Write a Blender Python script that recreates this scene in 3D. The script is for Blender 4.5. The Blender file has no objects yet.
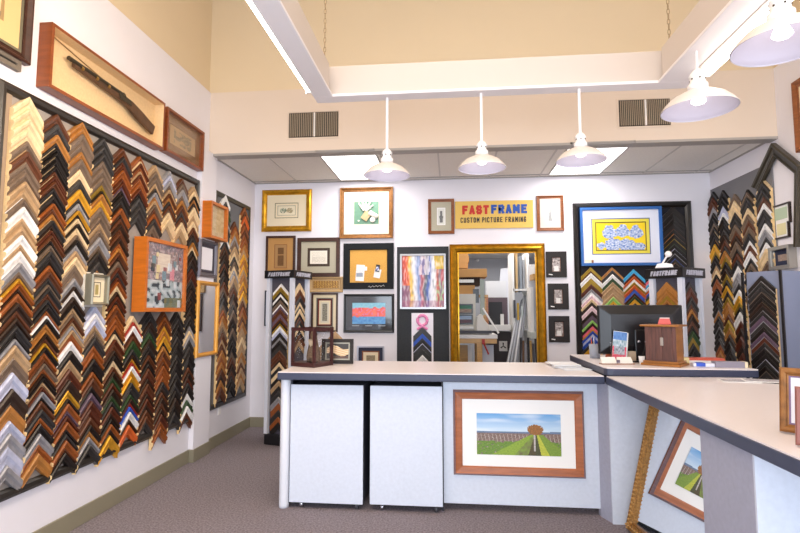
import bpy, math, random
from mathutils import Matrix, Vector, noise
random.seed(5)
S = bpy.context.scene
COL = S.collection
# ------------------------------------------------------------------ camera
FOC = 512.0
PITCH = math.atan(43.5/FOC); YAW = math.atan(51*math.cos(PITCH)/FOC); EYE = 1.5
cam = bpy.data.cameras.new('camera'); co = bpy.data.objects.new('camera', cam); COL.objects.link(co)
cam.sensor_fit = 'HORIZONTAL'; cam.sensor_width = 36.0; cam.lens = 36.0*FOC/800; cam.clip_start = .05
co.location = (0, 0, EYE); co.rotation_euler = (math.pi/2+PITCH, 0, YAW)
S.camera = co
# ------------------------------------------------------------------ world, light, exposure
S.view_settings.view_transform = 'Standard'; S.view_settings.look = 'None'
S.view_settings.gamma = 1; S.view_settings.use_curve_mapping = False
S.view_settings.exposure = 0.0
w = bpy.data.worlds.new('daylight'); S.world = w; w.use_nodes = True
w.node_tree.nodes['Background'].inputs[0].default_value = (.80, .88, 1, 1)
w.node_tree.nodes['Background'].inputs[1].default_value = 1.0
def area(name, loc, rot, sx, sy, power, col):
    l = bpy.data.lights.new(name, 'AREA'); l.shape = 'RECTANGLE'; l.size = sx; l.size_y = sy
    l.energy = power; l.color = col
    o = bpy.data.objects.new(name, l); o.location = loc; o.rotation_euler = rot; COL.objects.link(o); return o
R = math.radians
WARM = (1, .82, .63); COOL = (.80, .89, 1); NEUT = (1, .96, .93)
area('storefront_daylight', (.3, -2.1, 1.35), (R(90), 0, 0), 5.0, 2.1, 245, COOL)
area('hall_ceiling_light', (-.5, .9, 5.1), (0, 0, 0), 3.0, 3.6, 108, WARM)
area('alcove_panel_light', (-1.06, 5.82, 3.165), (0, 0, 0), .56, 1.1, 17, NEUT)
area('alcove_panel_light', (1.53, 5.82, 3.165), (0, 0, 0), .56, 1.1, 17, NEUT)
area('workshop_light', (.7, 8.6, 2.42), (0, 0, 0), 2.6, 2.6, 50, NEUT)
area('tube_light', (-1.01, 2.35, 3.03), (0, R(50), 0), .05, 2.2, 34, WARM)
area('tube_light', (1.62, 2.25, 3.03), (0, R(-50), 0), .05, 2.4, 26, NEUT)

# ------------------------------------------------------------------ pixel <-> world (the photograph is 800x533)
cyw, syw, cp, sp = math.cos(YAW), math.sin(YAW), math.cos(PITCH), math.sin(PITCH)
FW = Vector((-syw*cp, cyw*cp, sp)); RT = Vector((cyw, syw, 0)); UPV = RT.cross(FW)
def at(px, py, X=None, Y=None, Z=None):
    d = FW + RT*((px-400)/FOC) - UPV*((py-266.5)/FOC)
    if X is not None: t = X/d.x
    elif Y is not None: t = Y/d.y
    else: t = (Z-EYE)/d.z
    return Vector((d.x*t, d.y*t, EYE+d.z*t))
def proj(p):
    q = Vector(p)-Vector((0, 0, EYE)); c = q.dot(FW); return (400+FOC*q.dot(RT)/c, 266.5-FOC*q.dot(UPV)/c)

# ------------------------------------------------------------------ materials
def lin(h):
    h = h.lstrip('#'); out = []
    for i in (0, 2, 4):
        c = int(h[i:i+2], 16)/255; out.append(c/12.92 if c <= .04045 else ((c+.055)/1.055)**2.4)
    return tuple(out)
MATS = {}
def mat(name, hexc, rough=.5, metal=0, var=0, scale=(8, 8, 8), bump=0, bscale=None, coat=0, rnd=0, spec=.5):
    if name in MATS: return MATS[name]
    m = bpy.data.materials.new(name); m.use_nodes = True; nt = m.node_tree; N = nt.nodes; L = nt.links
    b = N['Principled BSDF']; c = lin(hexc)
    b.inputs['Base Color'].default_value = (*c, 1); b.inputs['Roughness'].default_value = rough
    b.inputs['Metallic'].default_value = metal; b.inputs['Coat Weight'].default_value = coat; b.inputs['Coat Roughness'].default_value = .05
    b.inputs['Specular IOR Level'].default_value = spec
    if var or bump:
        tc = N.new('ShaderNodeTexCoord'); mp = N.new('ShaderNodeMapping'); L.new(tc.outputs['Object'], mp.inputs[0])
        mp.inputs['Scale'].default_value = scale
        nz = N.new('ShaderNodeTexNoise'); nz.inputs['Scale'].default_value = 1; nz.inputs['Detail'].default_value = 4
        L.new(mp.outputs[0], nz.inputs['Vector'])
    last = None
    if var:
        mr = N.new('ShaderNodeMapRange'); L.new(nz.outputs['Fac'], mr.inputs[0])
        mr.inputs[1].default_value = .3; mr.inputs[2].default_value = .7
        mr.inputs[3].default_value = 1-var; mr.inputs[4].default_value = 1+var; last = mr.outputs[0]
    if rnd:
        oi = N.new('ShaderNodeObjectInfo'); m2 = N.new('ShaderNodeMapRange'); L.new(oi.outputs['Random'], m2.inputs[0])
        m2.inputs[3].default_value = 1-rnd; m2.inputs[4].default_value = 1+rnd
        if last is not None:
            ml = N.new('ShaderNodeMath'); ml.operation = 'MULTIPLY'; L.new(last, ml.inputs[0]); L.new(m2.outputs[0], ml.inputs[1]); last = ml.outputs[0]
        else: last = m2.outputs[0]
    if last is not None:
        vm = N.new('ShaderNodeVectorMath'); vm.operation = 'SCALE'; vm.inputs[0].default_value = c
        L.new(last, vm.inputs['Scale']); L.new(vm.outputs[0], b.inputs['Base Color'])
    if bump:
        bp = N.new('ShaderNodeBump'); bp.inputs['Strength'].default_value = bump; bp.inputs['Distance'].default_value = .01
        L.new(nz.outputs['Fac'], bp.inputs['Height']); L.new(bp.outputs[0], b.inputs['Normal'])
    MATS[name] = m; return m
def emit(name, col, s):
    m = bpy.data.materials.new(name); m.use_nodes = True; b = m.node_tree.nodes['Principled BSDF']
    b.inputs['Base Color'].default_value = (.9, .9, .9, 1)
    b.inputs['Emission Color'].default_value = (*col, 1); b.inputs['Emission Strength'].default_value = s; return m
PAL = dict(b=('black', '1a1411'), k=('charcoal', '2e2b2a'), d=('dark brown', '2c1a0e'), n=('walnut brown', '5a3018'),
    o=('orange-brown', '8c4a1c'), h=('honey-coloured', 'a46c30'), y=('bright gold', 'e2a833'), r=('mahogany red', '54240f'),
    t=('taupe', '6d5a4a'), m=('tan', 'ad8d68'), c=('cream', 'dcc197'), w=('white', 'e8e5e2'), g=('silver grey', '99979a'),
    l=('pale bluish grey', 'b4b7cd'), a=('antique gold', '9a7d2c'), G=('dark green', '2c4524'), L=('lime green', '93c465'),
    R=('red', '96281c'), O=('bright orange', 'c65a22'), B=('blue', '284fae'), C=('turquoise', '359fd0'), p=('pale pink', 'e6c6cc'),
    P=('hot pink', 'e2687c'), v=('plum', '5e4a5a'))
def fin(code):
    nm, hx = PAL[code]
    return mat('finish_'+nm.replace(' ', '_').replace('-', '_'), hx, .42, .55 if code in 'ya' else (.25 if code == 'g' else 0), .16, (30, 30, 9), 0, rnd=.07)
RAW = mat('raw_wood', 'e6c48e', .8, 0, .12, (20, 20, 20), rnd=.12)
def wood(name, hx, var=.22, rough=.35, scale=(6, 6, 40)): return mat(name, hx, rough, 0, var, scale, .08)
WALL = mat('wall_paint', 'ebe8ee', .75, 0, .012, (3, 3, 3), .04)
SOFF = mat('soffit_paint', 'e0d0bf', .8, 0, .01, (2, 2, 2))
UPPER = mat('upper_wall_paint', 'e4d1b0', .8, 0, .01, (2, 2, 2))
CEIL = mat('ceiling_tile', 'eee8e0', .9, 0, .03, (60, 60, 60), .1)
GRID = mat('ceiling_grid', 'a8a29c', .6)
BASEB = mat('vinyl_baseboard', '8c8570', .5)
CARPET = mat('carpet', '837a80', .95, 0, .42, (75, 75, 75), .8)
LAM = mat('pale_laminate', 'd2d9e6', .5, 0, .035, (40, 40, 40))
LAM2 = mat('shaded_laminate', 'a3a5b6', .5, 0, .05, (45, 45, 45))  # laminate greyed: paints the shade on faces turned left
TOPM = mat('countertop_laminate', 'ebe3e3', .3, 0, .015, (60, 60, 60))
EDGE = mat('navy_edge_band', '333850', .35, 0, .05, (20, 20, 20))
DARK = mat('dark_shadow_board', '232329', .6)
BOARD = mat('grey_board_felt', '9b938c', .9, 0, .05, (60, 60, 60))
BOARD2 = mat('charcoal_board_felt', '2e2d32', .9, 0, .08, (60, 60, 60), spec=.1)
BLACKF = mat('black_lacquer_frame', '161312', .3, 0, .1, (10, 10, 10))
WHITEP = mat('white_enamel', 'f3f0ee', .3)
STEEL = mat('steel', 'b9bcc4', .25, 1)
PAPER = mat('white_paper', 'f2f1ee', .8)
MATB = mat('white_mat_board', 'f4f2ee', .8)
CREAM = mat('cream_mat_board', 'efe0bf', .85)
BLACKP = mat('black_plastic', '16161a', .3, 0, .1, (9, 9, 9))
MIRR = mat('mirror_glass', 'eef0f2', .0, 1)
def glassmat():
    m = bpy.data.materials.new('clear_glass'); m.use_nodes = True; N = m.node_tree.nodes; L = m.node_tree.links
    t = N.new('ShaderNodeBsdfTransparent'); g = N.new('ShaderNodeBsdfGlossy'); g.inputs['Roughness'].default_value = .02
    x = N.new('ShaderNodeMixShader'); x.inputs[0].default_value = .07
    L.new(t.outputs[0], x.inputs[1]); L.new(g.outputs[0], x.inputs[2])
    L.new(x.outputs[0], N['Material Output'].inputs[0]); return m
GLASS = glassmat()
def artmat():
    m = bpy.data.materials.new('printed_picture'); m.use_nodes = True; N = m.node_tree.nodes; L = m.node_tree.links
    a = N.new('ShaderNodeVertexColor'); a.layer_name = 'Col'; b = N['Principled BSDF']; b.inputs['Roughness'].default_value = .45
    L.new(a.outputs[0], b.inputs['Base Color']); return m
ART = artmat()

# ------------------------------------------------------------------ mesh helpers
class MB:
    def __init__(s): s.v = []; s.f = []; s.mi = []; s.mats = []; s.smooth = set()
    def m(s, mt):
        if mt not in s.mats: s.mats.append(mt)
        return s.mats.index(mt)
    def poly(s, pts, faces, mt, smooth=False):
        o = len(s.v); s.v += [tuple(p) for p in pts]; k = s.m(mt)
        for f in faces:
            if smooth: s.smooth.add(len(s.f))
            s.f.append([o+i for i in f]); s.mi.append(k)
        return s
    def box(s, x0, x1, y0, y1, z0, z1, mt, M=None):
        p = [(x, y, z) for z in (z0, z1) for y in (y0, y1) for x in (x0, x1)]
        if M is not None: p = [M @ Vector(q) for q in p]
        return s.poly(p, [(0, 2, 3, 1), (4, 5, 7, 6), (0, 1, 5, 4), (2, 6, 7, 3), (0, 4, 6, 2), (1, 3, 7, 5)], mt)
    def prism(s, pts2, z0, z1, mt, axis='z'):
        n = len(pts2)
        if axis == 'z': P = [(x, y, z0) for x, y in pts2]+[(x, y, z1) for x, y in pts2]
        else: P = [(x, z0, y) for x, y in pts2]+[(x, z1, y) for x, y in pts2]
        return s.poly(P, [tuple(range(n))[::-1], tuple(range(n, 2*n))]+[(i, (i+1) % n, n+(i+1) % n, n+i) for i in range(n)], mt)
    def lathe(s, prof, mt, M=None, n=24, smooth=True):
        P = []
        for r, z in prof:
            for i in range(n):
                a = 2*math.pi*i/n; q = Vector((r*math.cos(a), r*math.sin(a), z)); P.append(M @ q if M is not None else q)
        F = [(j*n+i, j*n+(i+1) % n, (j+1)*n+(i+1) % n, (j+1)*n+i) for j in range(len(prof)-1) for i in range(n)]
        return s.poly(P, F, mt, smooth)
    def tube(s, pts, r, mt, n=8, caps=True):
        P = []; pts = [Vector(p) for p in pts]
        for i, p in enumerate(pts):
            d = (pts[min(i+1, len(pts)-1)]-pts[max(i-1, 0)]).normalized()
            u = d.orthogonal().normalized() if abs(d.z) > .9 else d.cross(Vector((0, 0, 1))).normalized()
            v = d.cross(u); rr = r[i] if isinstance(r, (list, tuple)) else r
            P += [p+u*rr*math.cos(2*math.pi*k/n)+v*rr*math.sin(2*math.pi*k/n) for k in range(n)]
        F = [(j*n+i, j*n+(i+1) % n, (j+1)*n+(i+1) % n, (j+1)*n+i) for j in range(len(pts)-1) for i in range(n)]
        s.poly(P, F, mt, True)
        if caps: s.poly(P[:n], [tuple(range(n))], mt); s.poly(P[-n:], [tuple(range(n))], mt)
        return s
    def sweep(s, pts, prof, mts, closed=True, y0=0):
        """pts: (x,z) outline, clockwise or not; prof: (inward, out) ; front is -y; mts: material per profile segment or one"""
        n = len(pts); P = []; ar = sum(pts[i][0]*pts[(i+1) % n][1]-pts[(i+1) % n][0]*pts[i][1] for i in range(n))
        sg = 1 if ar > 0 else -1
        for i in range(n):
            p = Vector(pts[i]); a = Vector(pts[(i-1) % n]); b = Vector(pts[(i+1) % n])
            d1 = (p-a).normalized(); d2 = (b-p).normalized()
            if not closed and i == 0: d1 = d2
            if not closed and i == n-1: d2 = d1
            n1 = Vector((-d1.y, d1.x))*sg; n2 = Vector((-d2.y, d2.x))*sg
            mt = (n1+n2); mt = mt/ max(.3, (1+n1.dot(n2)))
            for q, o in prof: P.append((p.x+mt.x*q, y0-o, p.y+mt.y*q))
        k = len(prof); base = len(s.v); s.v += P
        for i in range(n if closed else n-1):
            j = (i+1) % n
            for t in range(k-1):
                mm = mts[t] if isinstance(mts, (list, tuple)) else mts
                s.f.append([base+i*k+t, base+j*k+t, base+j*k+t+1, base+i*k+t+1]); s.mi.append(s.m(mm))
        if not closed:
            mm = mts[0] if isinstance(mts, (list, tuple)) else mts
            for i in (0, n-1): s.f.append([base+i*k+t for t in range(k)]); s.mi.append(s.m(mm))
        return s
    def mesh(s, name):
        me = bpy.data.meshes.new(name); me.from_pydata([tuple(v) for v in s.v], [], s.f)
        for mt in s.mats: me.materials.append(mt)
        for i, p in enumerate(me.polygons): p.material_index = s.mi[i]; p.use_smooth = i in s.smooth
        me.update(); return me
    def build(s, name, parent=None, loc=None, rot=None, bevel=0, fix=True, label=None):
        me = s.mesh(name)
        if fix:
            import bmesh
            bm = bmesh.new(); bm.from_mesh(me); bmesh.ops.recalc_face_normals(bm, faces=bm.faces); bm.to_mesh(me); bm.free()
        o = bpy.data.objects.new(name, me); COL.objects.link(o)
        if parent: o.parent = parent
        if loc is not None: o.location = loc
        if rot is not None: o.rotation_euler = rot if isinstance(rot, (tuple, list)) else (0, 0, rot)
        if bevel:
            b = o.modifiers.new('bevel', 'BEVEL'); b.width = bevel; b.segments = 2; b.limit_method = 'ANGLE'
        if label: o['label'] = label
        return o
def tag(o, label=None, cat=None, group=None, kind=None):
    if label: o['label'] = label
    if cat: o['category'] = cat
    if group: o['group'] = group
    if kind: o['kind'] = kind
    return o
def thing(name, label, cat, loc=(0, 0, 0), rot=0, group=None):
    o = bpy.data.objects.new(name, None); COL.objects.link(o); o.location = loc
    o.rotation_euler = (0, 0, rot) if isinstance(rot, (int, float)) else tuple(rot); o.empty_display_size = .1
    return tag(o, label, cat, group)
def struct(name, mb, **k): return tag(mb.build(name, **k), kind='structure')
def art(name, wd, ht, nx, ny, fn, parent, y=0, z=0, x=0):
    """a flat printed sheet: a grid whose cells carry the print's own colours"""
    me = bpy.data.meshes.new(name); V = [(x-wd/2+wd*i/nx, y, z+ht*j/ny) for j in range(ny+1) for i in range(nx+1)]
    F = [(j*(nx+1)+i, j*(nx+1)+i+1, (j+1)*(nx+1)+i+1, (j+1)*(nx+1)+i) for j in range(ny) for i in range(nx)]
    me.from_pydata(V, [], F); ca = me.color_attributes.new('Col', 'FLOAT_COLOR', 'CORNER')
    q = 0
    for j in range(ny):
        for i in range(nx):
            c = fn((i+.5)/nx, (j+.5)/ny)
            if isinstance(c, str): c = lin(c)
            for _ in range(4): ca.data[q].color = (*c, 1); q += 1
    me.materials.append(ART); me.update()
    o = bpy.data.objects.new(name, me); COL.objects.link(o); o.parent = parent; return o
GLY = dict(F='0,0 0,1 1,1|0,.52 .8,.52', A='0,0 .5,1 1,0|.2,.3 .8,.3', S='1,.82 .8,1 .2,1 0,.82 0,.66 .2,.53 .8,.47 1,.34 1,.18 .8,0 .2,0 0,.18', T='0,1 1,1|.5,1 .5,0',
    R='0,0 0,1 .75,1 1,.85 1,.65 .75,.5 0,.5|.5,.5 1,0', M='0,0 0,1 .5,.35 1,1 1,0', E='1,1 0,1 0,0 1,0|0,.52 .8,.52', C='1,.8 .8,1 .2,1 0,.8 0,.2 .2,0 .8,0 1,.2',
    U='0,1 0,.2 .2,0 .8,0 1,.2 1,1', O='.2,0 0,.2 0,.8 .2,1 .8,1 1,.8 1,.2 .8,0 .2,0', P='0,0 0,1 .75,1 1,.85 1,.62 .75,.47 0,.47', I='.5,0 .5,1',
    G='1,.8 .8,1 .2,1 0,.8 0,.2 .2,0 .8,0 1,.2 1,.48 .55,.48', N='0,0 0,1 1,0 1,1')
def text(st, wd, ht, mt, parent, x=0, y=0, z=0, name='lettering', bold=.2, gap=.34, shear=0):
    """block letters built from thick strokes, fitted to wd x ht; bold is stroke width over letter height"""
    ad = []; pen = 0
    for ch in st:
        w_ = .0 if ch == ' ' else (.32 if ch == 'I' else (1.15 if ch == 'M' else 1.0)); ad.append((pen, w_)); pen += (.75 if ch == ' ' else w_+gap)
    u = wd/(pen-gap); th = bold*ht; mb = MB(); k = 0
    for ch, (p0, w_) in zip(st, ad):
        if ch == ' ': continue
        for poly in GLY[ch].split('|'):
            pts = [tuple(float(q) for q in a.split(',')) for a in poly.split()]
            P = [Vector(((p0+(a if ch != 'I' else .16)*(w_ if ch != 'I' else 1))*u*(1)+(th*.5-a*th if ch != 'I' else 0)+shear*b*ht, th/2+b*(ht-th))) for a, b in pts]
            for a, b in zip(P, P[1:]):
                d = (b-a).normalized()*th*.5; n_ = Vector((-d.y, d.x)); k += 1; yo = y-.0002*(k % 5)
                q = [a-d*.9+n_, b+d*.9+n_, b+d*.9-n_, a-d*.9-n_]
                mb.prism([(c.x-wd/2+x, c.y+z) for c in q], yo-.002, yo+.002, mt, 'y')
    return mb.build(name, parent)

# ------------------------------------------------------------------ the room
XL, XR, YB, YS, ZA, ZL = -2.60, 3.18, 6.53, 5.20, 3.19, 3.87
ZH = 5.3; YF = -2.2
struct('floor', MB().box(-2.75, 3.4, YF-.1, 11.2, -.06, 0, CARPET))
struct('wall_left', MB().box(XL-.12, XL, YF, YB+.12, 0, ZL, WALL).box(XL-.15, XL-.03, YF, YS+.03, ZL, ZH, UPPER))
struct('wall_right', MB().box(XR, XR+.12, YF, YB+.12, 0, ZL, WALL).box(XR+.03, XR+.15, YF, YS+.03, ZL, ZH, UPPER))
OX0, OX1, OZ1 = .04, 1.07, 2.27
struct('wall_back', MB().box(XL-.12, OX0, YB, YB+.12, 0, ZA+.05, WALL).box(OX1, XR+.12, YB, YB+.12, 0, ZA+.05, WALL)
       .box(OX0, OX1, YB, YB+.12, OZ1, ZA+.05, WALL))
struct('wall_soffit', MB().box(XL, XR, YS, YS+.12, ZA-.005, ZL, SOFF).box(XL-.03, XR+.03, YS+.03, YS+.15, ZL, ZH, UPPER))
struct('trim_1', MB().box(XL, XR, YS-.006, YS+.13, ZA-.03, ZA-.005, GRID))
struct('ceiling', MB().box(XL-.15, XR+.15, YF-.1, YS+.15, ZH, ZH+.08, UPPER))
TBAR = mat('ceiling_tee_bar', 'cfc9c2', .6)
g = MB().box(XL, XR, YS+.12, YB, ZA+.0, ZA+.05, CEIL)
for k in range(-1, 9):
    x = -2.0+.625*k
    if XL < x < XR: g.box(x-.009, x+.009, YS+.12, YB, ZA-.006, ZA+.001, TBAR)
for y in (6.42,): g.box(XL, XR, y-.012, y+.012, ZA-.008, ZA+.001, GRID)
g.box(XL, XL+.02, YS+.12, YB, ZA-.01, ZA+.001, GRID).box(XR-.02, XR, YS+.12, YB, ZA-.01, ZA+.001, GRID).box(XL, XR, YB-.02, YB, ZA-.01, ZA+.001, GRID)
struct('ceiling', g)
# shop front behind the camera: a wall with a wide opening for the daylight
struct('wall_front', MB().box(XL-.15, XR+.15, YF-.15, YF, 0, .25, WALL).box(XL-.15, XR+.15, YF-.15, YF, 2.9, ZH, WALL)
       .box(XL-.15, -2.3, YF-.15, YF, .25, 2.9, WALL).box(2.9, XR+.15, YF-.15, YF, .25, 2.9, WALL))
struct('trim_2', MB().box(XL, XL+.05, 4.97, YS+.10, 0, ZA, WALL))
def bb(name, x0, x1, y0, y1): struct(name, MB().box(x0, x1, y0, y1, 0, .125, BASEB), bevel=.004)
bb('baseboard_left', XL, XL+.014, YF, 4.97); bb('baseboard_left_far', XL, XL+.014, YS+.10, YB-.014)
bb('baseboard_pier', XL, XL+.062, 4.958, YS+.112)
bb('baseboard_back', XL, OX0-.12, YB-.014, YB); bb('baseboard_back_right', OX1+.12, XR, YB-.014, YB); bb('baseboard_right', XR-.014, XR, YF, YB-.014)
for nm in (1,):
    o = MB().box(XL, XL+.008, 2.48, 2.56, .28, .40, WHITEP).build('outlet_plate', bevel=.003)
    tag(o, 'white outlet plate low on the left wall under the big moulding board', 'outlet')
    o = MB().box(XL, XL+.008, 5.60, 5.67, .33, .45, WHITEP).build('outlet_plate', bevel=.003)
    tag(o, 'small white outlet plate below the narrow moulding board beside the corner', 'outlet')

# ceiling fixtures in the alcove
PANE = emit('lit_panel', (1, .98, .97), 2.6)
for x, lab in ((-1.10, 'square of light in the low ceiling above the gold framed pictures'), (1.53, 'square of light in the low ceiling right of the hanging sign')):
    t = thing('ceiling_light', lab, 'ceiling light', (x, 5.78, ZA-.02))
    MB().box(-.30, .30, -.62+.03, .62, .004, .012, PANE).build('diffuser', t)
    MB().box(-.315, -.30, -.60, .62, 0, .014, GRID).box(.30, .315, -.60, .62, 0, .014, GRID).box(-.315, .315, -.60, -.588, 0, .014, GRID).box(-.315, .315, .61, .625, 0, .014, GRID).build('trim_ring', t)
VD = mat('vent_dark', '3a3024', .7)
for (x0, x1), lab in (((-1.73, -1.155), 'left louvred air vent on the soffit above the corner'), ((1.68, 2.21), 'right louvred air vent on the soffit behind the pendant lamps')):
    t = thing('air_vent', lab, 'vent', ((x0+x1)/2, YS, 3.315)); W = (x1-x0)/2
    MB().sweep([(-W, 0), (W, 0), (W, .31), (-W, .31)], [(0, 0), (0, .008), (.014, .010), (.018, .006), (.018, 0)], SOFF).build('frame', t)
    MB().box(-W+.015, W-.02, -.002, 0, .02, .29, VD).build('backing', t)
    m = MB()
    n = 26
    for i in range(n):
        x = -W+.035+(2*W-.07)*i/(n-1)
        if i == n//2: m.box(x-.008, x+.008, -.014, -.002, .025, .285, WHITEP)
        m.box(x-.0035, x+.0035, -.013, -.003, .028, .282, mat('vent_slat', 'a89a86', .5))
    m.build('louvre', t)

# ------------------------------------------------------------------ suspended light ring, tubes, chains and pendants
RZ = 3.0; ry = 3.54
RINGW = mat('light_ring_paint', 'd0c4ba', .5); RINGB = mat('light_ring_tubelit_underside', 'ebe6e6', .5)  # underside colour whitened to carry the tube's glow
t = thing('suspended_light_ring', 'white suspended rectangular light trough hanging from chains above the counter', 'light fixture', (.25, ry, RZ))
def beam(nm, x0, x1, y0, y1, side):
    m = MB().box(x0, x1, y0, y1, 0, .02, RINGB)
    if side == 'L': m.box(x1-.10, x1-.02, y0, y1-.02, .02, .23, RINGW).box(x0, x0+.012, y0, y1, .02, .04, RINGB)
    if side == 'R': m.box(x0+.02, x0+.10, y0, y1-.02, .02, .23, RINGW).box(x1-.012, x1, y0, y1, .02, .04, RINGB)
    if side == 'B': m.box(x0+.02, x1-.02, y0+.02, y1-.02, .02, .23, RINGW)
    return m.build(nm, t, bevel=.003)
xa, xb = -.955-.25, 1.60-.25
beam('back_beam', xa+.0, xb, -.11, 0, 'B')
beam('left_beam', xa, xa+.135, -3.0, -.11, 'L'); beam('right_beam', xb-.22, xb, -3.0, -.11, 'R')
TUBE = emit('glowing_tube', (1, .93, .84), 9)
tl = MB().tube([(xa-.025, -2.9, .035), (xa-.025, -.17, .035)], .019, TUBE, 12).build('light_tube', t)
MB().box(-.02, .02, -.01, .012, -.02, .02, WHITEP).build('tube_socket', tl, loc=(xa-.025, -.15, .035))
MB().box(xa-.06, xa, -3, -.2, .06, .075, RINGW).build('reflector', t)
t2 = MB().tube([(xb+.0, -2.9, -.03), (xb+.0, -.30, -.03)], .024, TUBE, 12).build('light_tube', t)
MB().box(-.02, .02, -.01, .012, -.02, .02, WHITEP).build('tube_socket', t2, loc=(xb+.0, -.285, -.03))
MB().box(xb-.06, xb+.06, -3, -.28, -.005, .006, RINGW).build('reflector', t)
CH = mat('chain_metal', 'b59f80', .4, .6)
for cx, lab in ((at(324, 50, Y=3.44).x, 'metal chain holding the left corner of the light trough'), (at(669, 45, Y=3.47).x, 'metal chain holding the right corner of the light trough')):
    m = MB(); z = RZ+.235; k = 0
    while z < ZH-.01:
        r = .014; c = Vector((cx, 3.46, z+.02))
        pts = []
        for i in range(9):
            a = 2*math.pi*i/8; u = r*.6*math.cos(a)
            pts.append(c+(Vector((u, 0, r*1.6*math.sin(a))) if k % 2 else Vector((0, u, r*1.6*math.sin(a)))))
        m.tube(pts, .003, CH, 5, False); z += .036; k += 1
    tag(m.build('hanging_chain', fix=False), lab, 'chain', 'chains of the light trough')
SHIN = mat('shade_inside_shadow', 'a8a4b2', .45); SHOUT = mat('shade_outside', 'ded5d0', .3); BULB = emit('bulb_glow', (1, .95, .95), 5)  # lampshade's inner colour holds its lavender shadow
def pendant(px, py, zr, D, stem_top, lab):
    Y = None
    t = thing('pendant_lamp', lab, 'pendant lamp', (px, py, zr), 0, 'white barn style pendant lamps')
    r = D/2
    prof_o = [(r, 0), (r*1.0, .006), (r*.97, .012), (r*.90, .03*D/.36), (r*.72, .062*D/.36), (r*.45, .088*D/.36), (r*.26, .10*D/.36), (r*.2, .105*D/.36)]
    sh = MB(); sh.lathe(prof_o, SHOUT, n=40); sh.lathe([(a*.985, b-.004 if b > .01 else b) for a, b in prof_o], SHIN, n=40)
    sh.build('shade', t, fix=False)
    k = D/.36
    MB().lathe([(.0, .105*k), (.048*k, .105*k), (.048*k, .135*k), (.036*k, .145*k), (.036*k, .175*k), (.042*k, .18*k), (.030*k, .20*k), (.016*k, .215*k), (.0, .215*k)], WHITEP, n=20).build('socket_cap', t)
    for i in range(6):
        a = i*math.pi/3+.4; m = MB().box(-.004, .004, -.002, .002, -.004, .004, VD, Matrix.Translation((math.cos(a)*.0365*k, math.sin(a)*.0365*k, .162*k)) @ Matrix.Rotation(a+math.pi/2, 4, 'Z'))
        m.build('vent_hole', t)
    MB().lathe([(0, .034*k), (.026*k, .036*k), (.036*k, .045*k), (.032*k, .06*k), (.02*k, .085*k), (0, .10*k)], BULB, n=20).build('bulb', t)
    top = stem_top-zr
    MB().tube([(0, 0, .21*k), (.0, 0, .21*k+(top-.21*k)*.5), (0, 0, top)], .011*k if top > .45 else .006, WHITEP, 10).build('stem', t)
    l = bpy.data.lights.new('pendant_bulb_light', 'POINT'); l.energy = .9; l.color = (1, .90, .82); l.shadow_soft_size = .04
    lo = bpy.data.objects.new('pendant_bulb_light', l); COL.objects.link(lo); lo.location = (px, py, zr-.03)
for (bx, by, Yp, D, st), lab in zip(((387, 176, 3.50, .325, RZ), (482, 168.5, 3.49, .325, RZ), (581, 161, 3.48, .325, RZ), (699, 110, 3.02, .40, RZ), (783, 46, 2.32, .40, RZ)),
        ('white pendant lamp on a long stem, leftmost, in front of the left ceiling light', 'white pendant lamp on a long stem above the shop sign',
         'white pendant lamp on a long stem in front of the right ceiling light', 'white pendant lamp on a very short stem in front of the right vent',
         'largest and nearest white pendant lamp, cut by the top right corner of the picture')):
    p = at(bx, by, Y=Yp); pendant(p.x, Yp, p.z, D, st, lab)

# ------------------------------------------------------------------ counters
PT = .058; CT = 1.03
t = thing('service_counter', 'long front counter with pale top, navy edge and pale laminate panel', 'counter', (-.1, 4.2, 0))
def wb(mb, nm, par, **k):      # build in world coordinates under a parent
    o = mb.build(nm, par, **k); o.location = -Vector(par.location); return o
top = MB().box(-1.315, 1.085, 3.845, 4.75, CT-.006, CT, TOPM)
wb(top, 'worktop', t); wb(MB().box(-1.32, 1.09, 3.84, 4.755, CT-PT, CT-.006, EDGE), 'edge_band', t, bevel=.004)
lg = MB().lathe([(0, 0), (.036, 0), (.038, .02), (.038, .95), (.036, CT-PT), (0, CT-PT)], mat('post_metal', 'dfe2ea', .35), Matrix.Translation((-1.285, 3.95, 0)), 24)
wb(lg, 'support_post', t)
wb(MB().box(-1.29, -1.262, 4.0, 4.70, 0, CT-PT, DARK).box(-1.292, -1.26, 3.99, 4.05, .22, CT-PT, LAM2), 'end_panel', t)
wb(MB().box(-1.26, -.10, 4.55, 4.57, .02, CT-PT, DARK), 'knee_space_back', t)
wb(MB().box(-.065, 1.078, 4.0, 4.03, .055, CT-PT, LAM).box(-.05, 1.08, 4.25, 4.27, 0, .1, DARK).box(-.078, -.065, 3.99, 4.6, .0, CT-PT, DARK), 'front_panel', t)
t = thing('side_counter', 'right counter running toward the viewer with pale top and navy edge', 'counter', (1.5, 3, 0))
poly = [(1.10, .75), (2.75, .75), (3.1, 3.2), (2.17, 3.49), (2.06, 3.55), (2.0, 3.83), (1.10, 3.83)]
wb(MB().prism(poly, CT-.006, CT, TOPM), 'worktop', t)
pe = [(1.093, .745), (2.76, .745), (3.11, 3.2), (2.17, 3.497), (2.065, 3.56), (2.005, 3.838), (1.093, 3.838)]
wb(MB().prism(pe, CT-PT, CT-.006, EDGE), 'edge_band', t, bevel=.004)
wb(MB().prism([(1.121, 3.886), (1.14, 3.895), (1.098, 4.06), (1.072, 4.04), (1.076, 3.995)], 0, CT-PT, LAM2).box(1.121, 1.95, 3.865, 3.887, 0, CT-PT, LAM), 'corner_panel', t)  # angled side face takes the greyed laminate as its shade
wb(MB().box(1.74, 1.77, 2.52, 3.865, 0, CT-PT, LAM), 'side_panel', t)
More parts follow.
